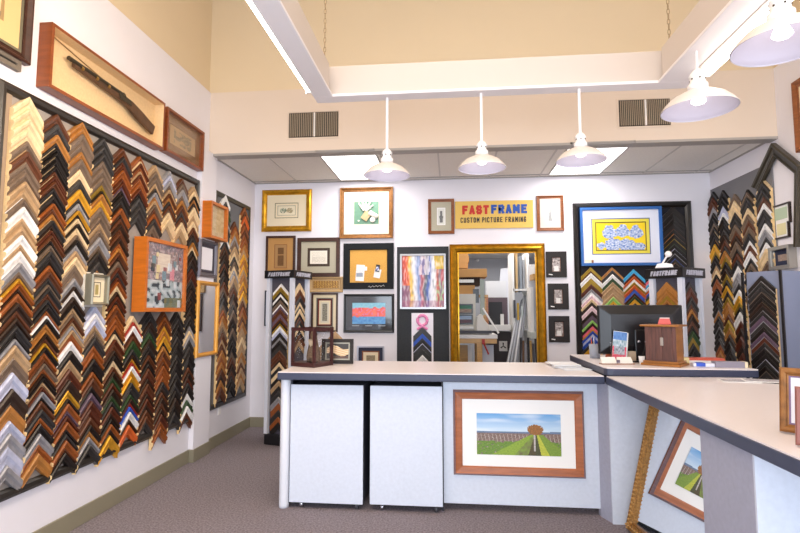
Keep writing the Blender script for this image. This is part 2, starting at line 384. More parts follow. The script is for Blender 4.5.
ped = MB().box(1.128, 1.14, 2.11, 2.52, 0, CT-PT, LAM2).box(1.14, 2.2, 2.11, 2.52, 0, CT-PT-.004, LAM).box(1.128, 2.2, 2.098, 2.11, 0, CT-PT, LAM)  # thin left sheet paints the pedestal's shaded side
wb(ped, 'pedestal', t)
t = thing('raised_desk_top', 'raised desk surface with navy edge carrying the monitor and wooden box', 'desk', (1.5, 4.2, CT))
pr = [(1.15, 3.845), (2.13, 3.845), (2.13, 4.97), (1.10, 4.97), (1.10, 3.90), (1.112, 3.86)]
wb(MB().prism(pr, CT, CT+.05, EDGE), 'edge_band', t, bevel=.004)
wb(MB().prism([(a*.996+.005, b*.997+.012) for a, b in pr], CT+.05, CT+.057, TOPM), 'worktop', t)
DT = CT+.057
# rolling cabinets under the counter
for x0, x1, z0, lab in ((-1.238, -.672, .045, 'pale rolling cabinet under the counter, beside the round support post'), (-.618, -.072, .05, 'pale rolling cabinet under the counter, beside the framed vineyard panel')):
    xc = (x0+x1)/2; W = (x1-x0)/2
    t = thing('rolling_cabinet', lab, 'cabinet', (xc, 4.2, 0), 0, 'rolling cabinets under the counter')
    MB().box(-W+.004, W-.004, -.25, .28, z0+.01, .922, mat('cabinet_side', '5b5c68', .5)).build('body', t)
    MB().box(-W, W, -.272, -.25, z0, .925, LAM).build('front_panel', t, bevel=.002)
    for cx, cy in ((-W+.09, -.23), (W-.05, -.23), (-W+.09, .23), (W-.05, .23)):
        cs = MB().box(-.014, .014, -.02, .012, .028, z0+.012, STEEL)
        ck = cs.build('caster', t, loc=(cx, cy, 0))
        MB().lathe([(0, -.012), (.023, -.012), (.023, .012), (0, .012)], mat('caster_wheel', '3a3c42', .4) if cx > 0 else STEEL, Matrix.Translation((0, -.008, .024)) @ Matrix.Rotation(math.pi/2, 4, 'Y'), 16).build('wheel', ck)

# ------------------------------------------------------------------ frames on walls
WR = dict(back=0, left=math.pi/2, right=-math.pi/2)
def wloc(wall, lx, out, z):
    if wall == 'back': return (lx, YB-out, z)
    if wall == 'left': return (XL+out, lx, z)
    return (XR-out, -lx, z)
def rect(wall, x0, y0, x1, y1, out=.03):
    """photo rectangle on a wall's plane -> local centre x, bottom z, width, height"""
    if wall == 'back': a, b = at(x0, y0, Y=YB-out), at(x1, y1, Y=YB-out); xs = (a.x, b.x)
    elif wall == 'left': a, b = at(x0, y0, X=XL+out), at(x1, y1, X=XL+out); xs = (a.y, b.y)
    else: a, b = at(x0, y0, X=XR-out), at(x1, y1, X=XR-out); xs = (-a.y, -b.y)
    return (xs[0]+xs[1])/2, min(a.z, b.z), abs(xs[1]-xs[0]), abs(a.z-b.z)
PROF = dict(flat=[(0, 0), (0, 1), (.9, 1), (1, .8), (1, 0)], scoop=[(0, 0), (0, .8), (.12, 1), (.3, .95), (.6, .55), (.85, .5), (1, .6), (1, 0)],
            round=[(0, 0), (0, .5), (.1, .8), (.3, 1), (.55, .98), (.75, .75), (.82, .5), (1, .45), (1, 0)], box=[(0, 0), (0, 1), (1, 1), (1, 0)])
def frame_at(wall, geo, label, fmat, fw, depth=.025, prof='scoop', layers=(), picture=None, res=(40, 30), name='picture_frame', cat='framed picture', rot=None, loc=None, glass=False, recess=False, pd=None):
    cx, z0, W, H = geo
    t = thing(name, label, cat, loc if loc is not None else wloc(wall, cx, 0, z0), rot if rot is not None else WR[wall])
    P = [(-W/2, 0), (W/2, 0), (W/2, H), (-W/2, H)]
    MB().sweep(P, [(q*fw, o*depth) for q, o in PROF[prof]], fmat).build('frame', t)
    ins = fw-.001; y = -depth*.42 if not recess else -.004
    if pd: y = -pd
    for lm, lw in layers:
        Q = [(-W/2+ins, ins), (W/2-ins, ins), (W/2-ins, H-ins), (-W/2+ins, H-ins)]
        MB().sweep(Q, [(0, 0), (0, .0035), (lw, .0035), (lw, 0)], lm, y0=y+.002).build('mat', t); ins += lw; y += .0012
    w2, h2 = W-2*ins, H-2*ins
    if picture is not None:
        if callable(picture): art('picture', w2, h2, res[0], res[1], picture, t, y=y, z=ins)
        else: MB().box(-w2/2, w2/2, y, y+.002, ins, ins+h2, picture).build('picture', t)
    MB().box(-W/2+fw*.5, W/2-fw*.5, -.003, -.0005, fw*.5, H-fw*.5, DARK).build('backing', t)
    if glass: MB().poly([(-W/2+fw, -depth*.85, fw), (W/2-fw, -depth*.85, fw), (W/2-fw, -depth*.85, H-fw), (-W/2+fw, -depth*.85, H-fw)], [(0, 1, 2, 3)], GLASS).build('glass', t)
    t['_w'] = W; t['_h'] = H
    return t
def FR(wall, px, label, fmat, fw, out=.03, **k): return frame_at(wall, rect(wall, *px, out=out), label, fmat, fw, **k)
def nz(x, y, z=0): return noise.noise(Vector((x, y, z)))*.5+.5
def mix(a, b, t):
    a = lin(a) if isinstance(a, str) else a; b = lin(b) if isinstance(b, str) else b
    t = max(0, min(1, t)); return tuple(p+(q-p)*t for p, q in zip(a, b))

GOLD = mat('gilded_frame', 'cf9a28', .28, .75, .25, (14, 14, 14), .2); GOLDD = mat('dark_gilt', 'a87a20', .35, .7, .3, (20, 20, 20), .2)
BRN = wood('brown_wood_frame', '8a4f28'); DBRN = wood('dark_brown_frame', '3e2218'); ORW = wood('orange_wood', 'c26a1e', .14); CHER = wood('cherry_wood', '84421c', .2)
BRZ = mat('bronze_frame', '8f6030', .35, .4, .3, (30, 30, 30), .2); BUR = mat('burlap', 'b89a70', .95, 0, .2, (150, 150, 150), .5)
TANM = mat('tan_mat', 'bd8f52', .8, 0, .05, (40, 40, 40)); LINEN = mat('linen_mat', 'b7b19c', .9, 0, .08, (200, 200, 200)); TAUPE = mat('taupe_mat', '8a8377', .9)
CORK = mat('cork', 'd9a553', .95, 0, .12, (90, 90, 90)); SLATE = mat('slate_mat', '26282a', .8, 0, .08, (30, 30, 30), spec=.1); REDM = mat('oxblood_mat', '8a2418', .8)
def botan(u, v):
    for cx, c in ((.30, '8fa08a'), (.68, 'b59055')):
        d = math.hypot((u-cx)*1.5, (v-.5)); n = nz(u*22, v*16, cx*9)
        if d < .30 and n > .42+d*.25: return mix(c, '6f7a5a', nz(u*40, v*30))
    if abs(v-.5) < .02 and .3 < u < .7: return lin('8a8f6a')
    return lin('efe3c4')
f = FR('back', (262, 190, 311, 231), 'gold framed botanical print with cream mat, highest on the left', GOLD, .075, depth=.045, prof='round', layers=((CREAM, .105), (mat('sage_line', '6f6a4c', .8), .008), (CREAM, .028), (mat('grey_line', 'a09a80', .8), .006)), picture=botan, res=(56, 40))
def gloveart(u, v):
    x, y = u-.5, v-.5
    return mix('5f8a72', '6c9880', nz(u*12, v*12))
f = FR('back', (340, 188, 393, 238), 'bronze framed shadow box with white glove and card on green', BRZ, .055, depth=.05, prof='scoop', layers=((mat('ivory_mat', 'efe6d0', .85), .125), (CREAM, .008)), picture=gloveart, res=(20, 20))
W, H = f['_w'], f['_h']; g = MB(); GL = mat('glove_fabric', 'f3efe2', .8)
for k in range(5):
    a = R(125-k*22); L = .14+.02*(k in (1, 2, 3)); c = Vector((-.02, 0, H*.52))
    g.tube([c+Vector((.02*math.cos(a), -.035, .02*math.sin(a))), c+Vector((L*math.cos(a)*.6, -.042, L*math.sin(a)*.6)), c+Vector((L*math.cos(a), -.035, L*math.sin(a)))], [.017, .014, .008], GL, 8)
g.lathe([(0, 0), (.035, 0), (.03, .12), (0, .13)], GL, Matrix.Translation((.04, -.03, H*.50)) @ Matrix.Rotation(R(118), 4, 'Y'), 12); g.build('glove', f)
MB().box(-.045, .045, -.045, -.03, -.06, .06, mat('kraft_card', 'c4a87e', .8), Matrix.Translation((-.0, 0, H*.44)) @ Matrix.Rotation(R(35), 4, 'Y')).build('card', f)
MB().lathe([(0, -.01), (.03, -.006), (.036, 0), (.03, .006), (0, .01)], GL, Matrix.Translation((.085, -.036, H*.36)) @ Matrix.Rotation(R(90), 4, 'X'), 16).build('locket', f)
MB().lathe([(0, -.005), (.012, 0), (0, .005)], GL, Matrix.Translation((-.10, -.036, H*.34)) @ Matrix.Rotation(R(90), 4, 'X'), 12).build('button', f)
def tanart(u, v):
    if abs(u-.5) < .28 and (.60 < v < .86 or .10 < v < .55): return mix('7a5428', '5a3c1c', nz(u*20, v*20))
    return lin('a88050')
FR('back', (266, 236, 294.5, 276.5), 'tan matted narrow dark frame with two small brown images', DBRN, .028, depth=.03, prof='flat', layers=((mat('tan_glazed_mat', 'c0925a', .12, coat=.6), .085), (mat('line_brown', '8a5a30', .8), .006)), picture=tanart, res=(16, 24))
def letter(u, v):
    if .1 < u < .9 and (int(v*26) % 2 == 0) and nz(u*30, v*13) > .38 and .1 < v < .92: return mix('d9d2c2', 'c9c2b2', .5)
    return lin('f3ecdc')
FR('back', (297.5, 238, 339.5, 276.5), 'dark brown frame within a frame around a handwritten letter on linen', DBRN, .05, depth=.035, prof='flat', layers=((LINEN, .085), (mat('inner_dark_frame', '3b2a1c', .4), .034)), picture=letter, res=(40, 40))
f = FR('back', (343.5, 243.5, 393.5, 289), 'cork board in a wide black slate frame with pinned papers', SLATE, .085, depth=.03, prof='flat', picture=CORK, name='cork_board', cat='cork board')
W, H = f['_w'], f['_h']
o = MB().box(-.055, .055, -.019, -.016, 0, .21, PAPER, Matrix.Rotation(R(4), 4, 'Y')).build('pinned_flyer', loc=(f.location.x-.115, f.location.y, f.location.z+.105)); tag(o, 'white flyer with printed text pinned at the left of the cork board', 'paper')
art('print', .085, .085, 14, 12, lambda u, v: mix('8ab0b8', 'a08aa0', nz(u*9, v*9)) if v < .6 else ('d8d8dc' if nz(u*30, v*20) > .45 else 'f0f0f0'), o, y=-.0205, z=.055)
o = MB().box(-.032, .032, -.015, -.013, 0, .05, PAPER).build('pinned_note', loc=(f.location.x-.05, f.location.y, f.location.z+.24)); tag(o, 'small white slip pinned behind the flyer on the cork board', 'paper')
o = MB().box(-.042, .042, -.018, -.015, 0, .115, PAPER, Matrix.Rotation(R(12), 4, 'Y')).build('pinned_note', loc=(f.location.x+.105, f.location.y, f.location.z+.145)); tag(o, 'plain white note pinned at the right of the cork board', 'paper')
o = MB().box(-.026, .026, -.026, -.019, 0, .09, BLACKP, Matrix.Rotation(R(8), 4, 'Y')).build('key_tag', loc=(f.location.x+.115, f.location.y, f.location.z+.225)); tag(o, 'small black and white tag pinned above the note on the cork board', 'tag')
art('print', .035, .05, 6, 8, lambda u, v: 'e8e8ee' if abs(u-v) > .35 else '7078b8', o, y=-.0265, z=.012, x=.006)
m = MB()
for k in range(14): m.tube([(.0+.015*k, -.031, .03+.012*math.sin(k*2.1)+.001*k), (.015+.015*k, -.031, .03+.012*math.sin((k+1)*2.1)+.001*k)], .0018, WHITEP, 4)
m.build('scribbled_signature', f)
f = FR('back', (309, 276.8, 342.5, 292.3), 'wide rustic burlap coloured frame around a strip of golden carving', BUR, .055, depth=.03, prof='scoop', picture=lambda u, v: mix('6a4216', 'e0b05a', (math.sin(u*60+4*math.sin(v*9))*.5+.5)*nz(u*20, v*6)*1.6), res=(60, 12))
def narrow(u, v): return mix('3a4038', 'b8ae98', nz(u*10, v*26)) if abs(u-.5) < .34 and .06 < v < .94 else lin('ded6c2')
FR('back', (311.5, 293, 337.3, 332), 'narrow dark frame with cream mat, red line and tall small figure', DBRN, .022, depth=.03, prof='flat', layers=((CREAM, .04), (TAUPE, .012), (DBRN, .014), (REDM, .010), (CREAM, .022)), picture=narrow, res=(10, 26))
def redblue(u, v):
    n = nz(u*7, v*5); b = nz(u*16+5, v*10)
    if v < .28 + .12*nz(u*9, 1): return mix('3a78c8', '7ec0ea', b)
    if v > .86-.2*nz(u*8, 7): return mix('7ac0dc', 'a0d8e8', b)
    return mix('e8385a', 'ff8a6a', n*1.2) if b > .38 else mix('f0a0c0', 'e86a98', n)
f = FR('back', (343.6, 294, 394, 333), 'black glossy frame around a bright pink, red and blue painting', BLACKF, .032, depth=.035, prof='round', layers=((mat('dark_teal_mat', '2a3034', .15, coat=.5), .012), (mat('glossy_black_mat', '2e2e32', .12, coat=.6), .07)), picture=redblue, res=(50, 26))
for dx in (-.17, 0, .17): MB().box(dx-.045, dx+.045, -.018, -.0165, .085, .095, mat('pale_caption', 'a8b0b8', .7)).build('caption', f)
f = FR('back', (357, 346, 384, 372), 'small navy frame with a silver rim just above the counter', mat('silver_rim', 'b9bac4', .3, .7), .018, depth=.03, prof='box', layers=((mat('navy_mat', '232a44', .6), .045), (BRN, .016), (CREAM, .04)), picture=lambda u, v: mix('6a5a40', 'b0a080', nz(u*8, v*8)), res=(12, 12))
FR('back', (264.5, 290.5, 287, 326), 'thin black framed white sheet half hidden by the left display tower', mat('blue_black_frame', '1c2638', .4), .016, depth=.02, prof='box', layers=((mat('pale_blue_mat', 'd6dcec', .8), .03),), picture=mat('pale_blue_sheet', 'dde2f0', .8))
# the dark panel with the abstract painting and ribbon sign
pcx, pz, pW, pH = rect('back', 397, 247, 449.5, 380, .02)
t = thing('hanging_display', 'tall charcoal display panel between the small frames and the gilded opening', 'display panel', (pcx, YB-.003, pz)); MB().box(-pW/2, pW/2, -.02, 0, 0, pH, mat('charcoal_panel', '303337', .85, 0, .12, (50, 50, 50), .2)).build('panel', t, bevel=.002)
def abstract(u, v):
    n = nz(u*9, v*3.2, 3); m_ = nz(u*26, v*9, 8); x = u+.16*(nz(u*2.5, v*3.5, 5)-.5)
    stops = [(0, 'c84838'), (.08, 'd8503c'), (.16, 'e8703a'), (.23, 'f2c85a'), (.32, 'eceaf2'), (.40, '8fa4d4'), (.47, 'c0606c'), (.55, '66707c'), (.62, '4a68b8'), (.70, 'e8eaf4'), (.78, 'f4f2f4'), (.86, 'cc6450'), (.94, '9a8f98'), (1, 'c85860')]
    x = max(0, min(.999, x)); c = 'c85860'
    for (a, ca), (b, cb) in zip(stops, stops[1:]):
        if a <= x < b: c = mix(ca, cb, (x-a)/(b-a)*1.4-.2); break
    if v < .42 and x < .2: c = mix(c, '6f6088', .75)
    if v > .74 and x > .78: c = mix(c, 'e8c828', .8)
    if v > .62 and .42 < x < .62: c = mix(c, 'e8e0e8' if n > .45 else '7088c0', .7)
    if v < .5 and x > .82 and m_ > .55: c = mix(c, '84b860', .7)
    if v < .12: c = mix(c, 'b86a8a', .5)
    return mix(c, 'ffffff' if m_ > .5 else '40465a', abs(m_-.5)*1.5)
frame_at('back', rect('back', 400, 254, 446, 309, .04), 'abstract painting of vertical red, white and blue strokes in a silver frame', mat('thin_silver_frame', 'a9a8aa', .3, .5), .026, depth=.022, prof='flat', picture=abstract, res=(60, 72), loc=wloc('back', rect('back', 400, 254, 446, 309, .04)[0], .022, rect('back', 400, 254, 446, 309, .04)[1]))
cx, z0, W, H = rect('back', 411.5, 313, 433.5, 376, .03)
t = thing('ribbon_sign', 'narrow white sign with a pink ribbon holding navy corner samples', 'sign', (cx, YB-.021, z0)); MB().box(-W/2, W/2, -.008, 0, 0, H, mat('pinkish_white_card', 'eeeaf2', .7)).build('card', t)
PINK = mat('ribbon_pink', 'e88ab8', .5); m = MB(); R0 = W*.2; zc = H-.12
pts = [(R0*math.sin(a)*1.1, -.012, zc+.028+.062*math.cos(a)) for a in [R(-150+300*i/18) for i in range(19)]]
m.tube(pts, .021, PINK, 6); m.tube([pts[0], (R0*1.5*.8, -.013, zc-.085)], .019, PINK, 6); m.tube([pts[-1], (-R0*1.5*.8, -.014, zc-.085)], .019, PINK, 6); m.build('pink_ribbon', t)
RIB = (cx, z0, W, H)
# prints either side of the sign, sign, small black frames
def fig(u, v): 
    d = abs(u-.5)*(1.6-v); return mix('3a3a3a', '8a8a88', nz(u*9, v*12)) if d < .3 and .12 < v < .85 and (v < .55 or abs(u-.5) < .14) else lin('dcdcd4')
FR('back', (428, 199, 454.5, 233.5), 'brown framed black and white figure print left of the yellow sign', BRN, .04, depth=.03, layers=((LINEN, .075), (PAPER, .01)), picture=fig, res=(18, 26))
FR('back', (536.5, 195.5, 564.5, 230.5), 'brown framed black and white figure print right of the yellow sign', BRN, .04, depth=.03, layers=((mat('pale_linen', 'd8d3c8', .9), .075), (PAPER, .01)), picture=lambda u, v: mix('6a6a68', 'f0f0ee', .3) if abs(u-.5) < .30*(1-v) or (abs(u-.5) < .12 and v < .8) else lin('e6e6e0'), res=(18, 26))
cx, z0, W, H = rect('back', 455, 201.5, 533.5, 227.5, .02)
t = thing('shop_sign', 'yellow shop sign with red and blue lettering over the gilded opening', 'sign', (cx, YB, z0)); MB().box(-W/2, W/2, -.022, 0, 0, H, mat('sign_yellow', 'e5bd5e', .6)).build('board', t, bevel=.002)
RED = mat('sign_red', 'c8281c', .5); BLU = mat('sign_blue', '1f50a8', .5); BLK = mat('sign_black', '26262c', .5)
text('FAST', W*.345, H*.33, RED, t, -W*.235, -.024, H*.51, bold=.27, gap=.22); text('FRAME', W*.46, H*.33, BLU, t, W*.195, -.024, H*.52, bold=.27, gap=.22)
text('CUSTOM PICTURE FRAMING', W*.84, H*.19, BLK, t, -W*.01, -.024, H*.21, bold=.15, gap=.42)
MPB = mat('espresso_frame', '1c1412', .6)
for px, lab in (((546, 251.5, 567.3, 277.3), 'small espresso framed photograph, topmost of three right of the gilded opening'), ((548, 283.5, 569.3, 309.5), 'small espresso framed photograph, middle of three right of the gilded opening'), ((548.8, 316, 570.3, 342.5), 'small espresso framed photograph, lowest of three right of the gilded opening')):
    sd = px[1]
    f = FR('back', px, lab, MPB, .075, depth=.02, prof='flat', layers=((mat('copper_line', 'a87058', .4), .004),), picture=lambda u, v: mix('4a3a38', 'd8cdc8', nz(u*6+sd, v*8)*1.5-.25) if (v > .4 or abs(u-.5) > .3) else lin('e8e4e0'), res=(14, 18))
    MB().box(-.10, -.055, -.023, -.019, .02, .032, WHITEP, Matrix.Rotation(R(8), 4, 'Y')).build('caption_tab', f)
# gilded frame around the opening
cx, z0, W, H = rect('back', 449.5, 244.5, 544.5, 246, .05)
t = thing('gilded_frame', 'large gilded frame around the opening into the workshop', 'frame', (cx, YB, .0)); topz = at(449, 244.5, Y=YB-.05).z
hw = W/2
MB().sweep([(-hw, .12), (hw, .12), (hw, topz), (-hw, topz)], [(0, .0), (0, .055), (.018, .07), (.03, .055), (.06, .068), (.085, .05), (.1, .028), (.115, .03), (.115, 0)], [GOLDD, GOLDD, GOLD, GOLD, GOLD, GOLDD, GOLD, GOLD]).build('moulding', t)
MB().box(-hw, hw, -.06, 0, 0, .12, GOLDD).build('sill', t)
# big board with the blue framed picture
cx, z0, W, H = rect('back', 573, 201.5, 691.5, 203, .04); BIG = (cx, z0, W, H)
z0 = .62; H = at(573, 203, Y=YB-.04).z-z0; BIG = (cx, z0, W, H)
t = thing('moulding_board', 'black framed moulding board on the back wall holding the blue picture', 'display board', (cx, YB, z0))
MB().sweep([(-W/2, 0), (W/2, 0), (W/2, H), (-W/2, H)], [(0, 0), (0, .03), (.02, .05), (.05, .045), (.075, .025), (.075, 0)], BLACKF).build('frame', t)
MB().box(-W/2+.06, W/2-.06, -.012, -.001, .06, H-.06, BOARD2).build('felt_back', t)
def blueart(u, v):
    for cx_, cy, r in ((.27, .62, .20), (.27, .80, .12), (.54, .66, .20), (.54, .84, .11), (.81, .62, .20), (.80, .80, .11), (.34, .18, .24), (.62, .16, .24), (.86, .1, .18), (.08, .15, .12)):
        d = math.hypot((u-cx_)*1.35, v-cy)+.05*(nz(u*14, v*14)-.5)*2
        if d < r: return mix('2c66b8', 'e2e8f2', nz(u*26, v*22, 4)*1.7-.35)
    return lin('f5d216')
f = frame_at('back', rect('back', 580, 207.5, 664.5, 265, .06), 'blue framed picture of blue and white blooms on yellow, on the board', mat('bright_blue_frame', '2a64ac', .4), .034, depth=.04, prof='flat',
     layers=((mat('cool_white_mat', 'e4e6f2', .8), .105), (mat('line_blue', '2a4a90', .6), .010), (mat('yellow_mat', 'e8d64a', .7), .035), (mat('line_olive', '6a5a18', .6), .012)), picture=blueart, res=(80, 52), loc=None)
f.location = (f.location.x, YB-.013, f.location.z)
MB().box(-f['_w']/2+.045, -f['_w']/2+.15, -.026, -.022, .02, .075, mat('price_tag_card', 'e4e2cc', .7)).box(-f['_w']/2+.125, -f['_w']/2+.148, -.028, -.024, .022, .07, BRN).build('caption_card', f)
# tall frames of the left wall
def yrs(x0, y0, x1, y1, X): # local y centre, z0, w, h from the near/far edges on plane X
    a = at(x0, y0, X=X); b = at(x1, y1, X=X); return a, b
def lbox(ya, yb, z0, z1): return ((ya+yb)/2, z0, abs(yb-ya), z1-z0)
f = frame_at('left', lbox(2.28, 2.79, 2.995, 3.50), 'dark framed portrait print cut by the top left corner of the picture', DBRN, .05, depth=.05, prof='scoop', layers=((mat('olive_fillet', '6a6450', .6), .022), (mat('sand_mat', 'd8b67e', .85), .11), (mat('fillet_b', 'a08458', .6), .02)),
    picture=lambda u, v: mix('6a5c4c', '9a8a74', nz(u*8, v*8)) if math.hypot(u-.55, v-.15) < .45 else lin('d9bb8c'), res=(24, 24))
f = frame_at('left', lbox(2.395, 2.74, 2.93, 3.0), 'narrow dark ledge frame hanging under the top left portrait', mat('weathered_frame', '6e6458', .5), .03, depth=.03, prof='flat', picture=DARK)
f = frame_at('left', lbox(2.885, 4.185, 2.905, 3.33), 'long cherry wood shadow box displaying an antique rifle', [CHER, CHER, mat('rifle_linen', 'e0c193', .95, 0, .05, (60, 60, 60))], .022, depth=.09, prof='box', picture=mat('rifle_linen', 'e0c193', .95, 0, .05, (60, 60, 60)), name='shadow_box', cat='shadow box', recess=True)
m = MB(); WD = mat('rifle_stock_wood', '543824', .4, 0, .3, (20, 20, 20)); IR = mat('gun_iron', '4c463c', .35, .7)
rz = .275
A_, B_ = at(66, 58, X=XL+.03), at(151.5, 130, X=XL+.03); va, vb = Vector((-.55, .33)), Vector((.52, .07))
wv = Vector((B_.y-A_.y, B_.z-A_.z)); lv = vb-va; ks = wv.length/lv.length; an = math.atan2(wv.y, wv.x)-math.atan2(lv.y, lv.x)
rp = Vector((va.x*math.cos(an)-va.y*math.sin(an), va.x*math.sin(an)+va.y*math.cos(an)))*ks
st = thing('antique_rifle', 'antique brass banded rifle mounted inside the long cherry shadow box', 'rifle', (XL+.03, A_.y-rp.x, A_.z-rp.y))
st.rotation_euler = (Matrix.Rotation(WR['left'], 3, 'Z') @ Matrix.Rotation(-an, 3, 'Y')).to_euler(); st.scale = (ks, 1, ks)
# stock runs from muzzle (near, left) to butt (far, right)
m.prism([(-.50, .318), (-.50, .285), (-.02, .206), (.12, .176), (.20, .140), (.27, .105), (.50, .020), (.54, .105), (.34, .190), (.20, .240), (.02, .268)], -.026, 0, WD, 'y'); m.build('stock', st, bevel=.006)
MB().tube([(-.55, -.02, .33), (.06, -.02, .258)], .017, IR, 10).build('barrel', st)
MB().prism([(.0, .262), (.16, .236), (.17, .190), (.02, .212)], -.034, -.022, IR, 'y').build('lock_plate', st)
MB().tube([(.09, -.034, .235), (.075, -.034, .262), (.06, -.034, .268)], .006, IR, 6).build('hammer', st)
MB().tube([(.17, -.012, .168), (.175, -.012, .142), (.215, -.012, .128), (.245, -.012, .14)], .004, IR, 6).build('trigger_guard', st)
mm = MB()
for xx in (-.42, -.26, -.12): mm.lathe([(.018, -.014), (.021, 0), (.018, .014)], mat('brass', 'b08a48', .3, .8), Matrix.Translation((xx, -.018, .312-(xx+.5)*.118)) @ Matrix.Rotation(R(98), 4, 'Y'), 10)
mm.build('barrel_bands', st)
st2 = MB().tube([(-.56, 0, .40), (.50, 0, .255)], .004, mat('ramrod_wood', '9a7a50', .5), 6).build('ramrod', loc=wloc('left', 3.50, .012, 2.90), rot=WR['left']); tag(st2, 'thin wooden ramrod mounted above the antique rifle', 'ramrod')
def duskart(u, v): return mix('5a5648', 'b09a78', nz(u*9, v*9)) if abs(u-.5) < .35 and abs(v-.5) < .35 and nz(u*5, v*5) > .45 else lin('b89a74')
frame_at('left', lbox(4.262, 4.957, 2.925, 3.335), 'cherry framed etching beside the rifle shadow box', CHER, .026, depth=.07, prof='flat', layers=((mat('glazed_umber_mat', '84623e', .12, coat=.6), .09),), picture=duskart, res=(26, 20), glass=True)

# ------------------------------------------------------------------ corner samples
SAMPLES = []      # (area, mesh builder args)
def sample_mesh(mb, M, half, V, code, depth, overlap=0):
    main, lip = code[0], (code[1] if len(code) > 1 else None)
    mm = fin(main); lm = fin(lip) if lip else mm
    prof = [(0, .0), (0, .82), (.12, 1), (.45, .92), (.62, .66), (.86, .60), (.90, .66), (1.0, .62), (1.0, .0)]
    if depth < .02: prof = [(0, 0), (0, .9), (.1, 1), (.75, .85), (.86, .85), (.9, .9), (1, .85), (1, 0)]
    n = len(prof); P = []
    for t in (-half, 0, half):
        for s, o in prof: P.append(M @ Vector((t, -o*depth, -abs(t)-s*V)))
    base = len(mb.v); mb.v += P
    for k in range(2):
        for i in range(n-1):
            mb.f.append([base+k*n+i, base+(k+1)*n+i, base+(k+1)*n+i+1, base+k*n+i+1])
            mb.mi.append(mb.m(lm if prof[i][0] >= .84 else mm))
    for k in (0, 2): mb.f.append([base+k*n+i for i in range(n)]); mb.mi.append(mb.m(RAW))
ORD = 'first second third fourth fifth sixth seventh eighth ninth tenth eleventh twelfth thirteenth fourteenth fifteenth sixteenth seventeenth eighteenth nineteenth twentieth'.split()
def ordn(i):
    if i < 20: return ORD[i]
    d, u = divmod(i+1, 10); return {2: 'twent', 3: 'thirt', 4: 'fort', 5: 'fift', 6: 'sixt'}[d]+('y-'+ORD[u-1] if u else 'ieth')
def column(origin, rot, lx, zs, codes, half, where, group, depth=.03, off=.012):
    """one vertical row of nested corner samples; zs has one more entry than codes"""
    Mr = Matrix.Rotation(rot, 4, 'Z')
    for i, c in enumerate(codes):
        V = zs[i]-zs[i+1]
        p = Vector(origin)+(Mr @ Vector((lx, -off, 0))); p.z = zs[i]
        a = proj(p+(Mr @ Vector((-half, 0, -half)))); b = proj(p+(Mr @ Vector((half, 0, -half)))); c0 = proj(p); c1 = proj(p-Vector((0, 0, V)))
        ar = abs(b[0]-a[0])*abs(c1[1]-c0[1])
        SAMPLES.append((ar, p.copy(), rot, half, V, c, depth+.006*((i*7) % 3-1), '%s corner sample, %s from the top, %s' % (PAL[c[0]][0], ordn(i), where), group))
def col_px(wall, xt, yt, xbm, ybm, s, end, lx, half, where, group, depth=.03, plane=None):
    """s: 'y:code y:code ...' apex heights read along the column's apex line in the photograph"""
    items = [q.split(':') for q in s.split()]; ys = [float(a) for a, _ in items]+[end]
    zs = []
    for y in ys:
        x = xt+(xbm-xt)*(y-yt)/(ybm-yt)
        if wall == 'left': p = at(x, y, X=XL+.04)
        elif wall == 'right': p = at(x, y, X=XR-.04)
        else: p = at(x, y, Y=YB-.04)
        zs.append(p.z)
    o = wloc(wall, 0, 0, 0); column(o, WR[wall], lx, zs, [c for _, c in items], half, where, group, depth)
GL1 = 'corner samples on the big left wall board'
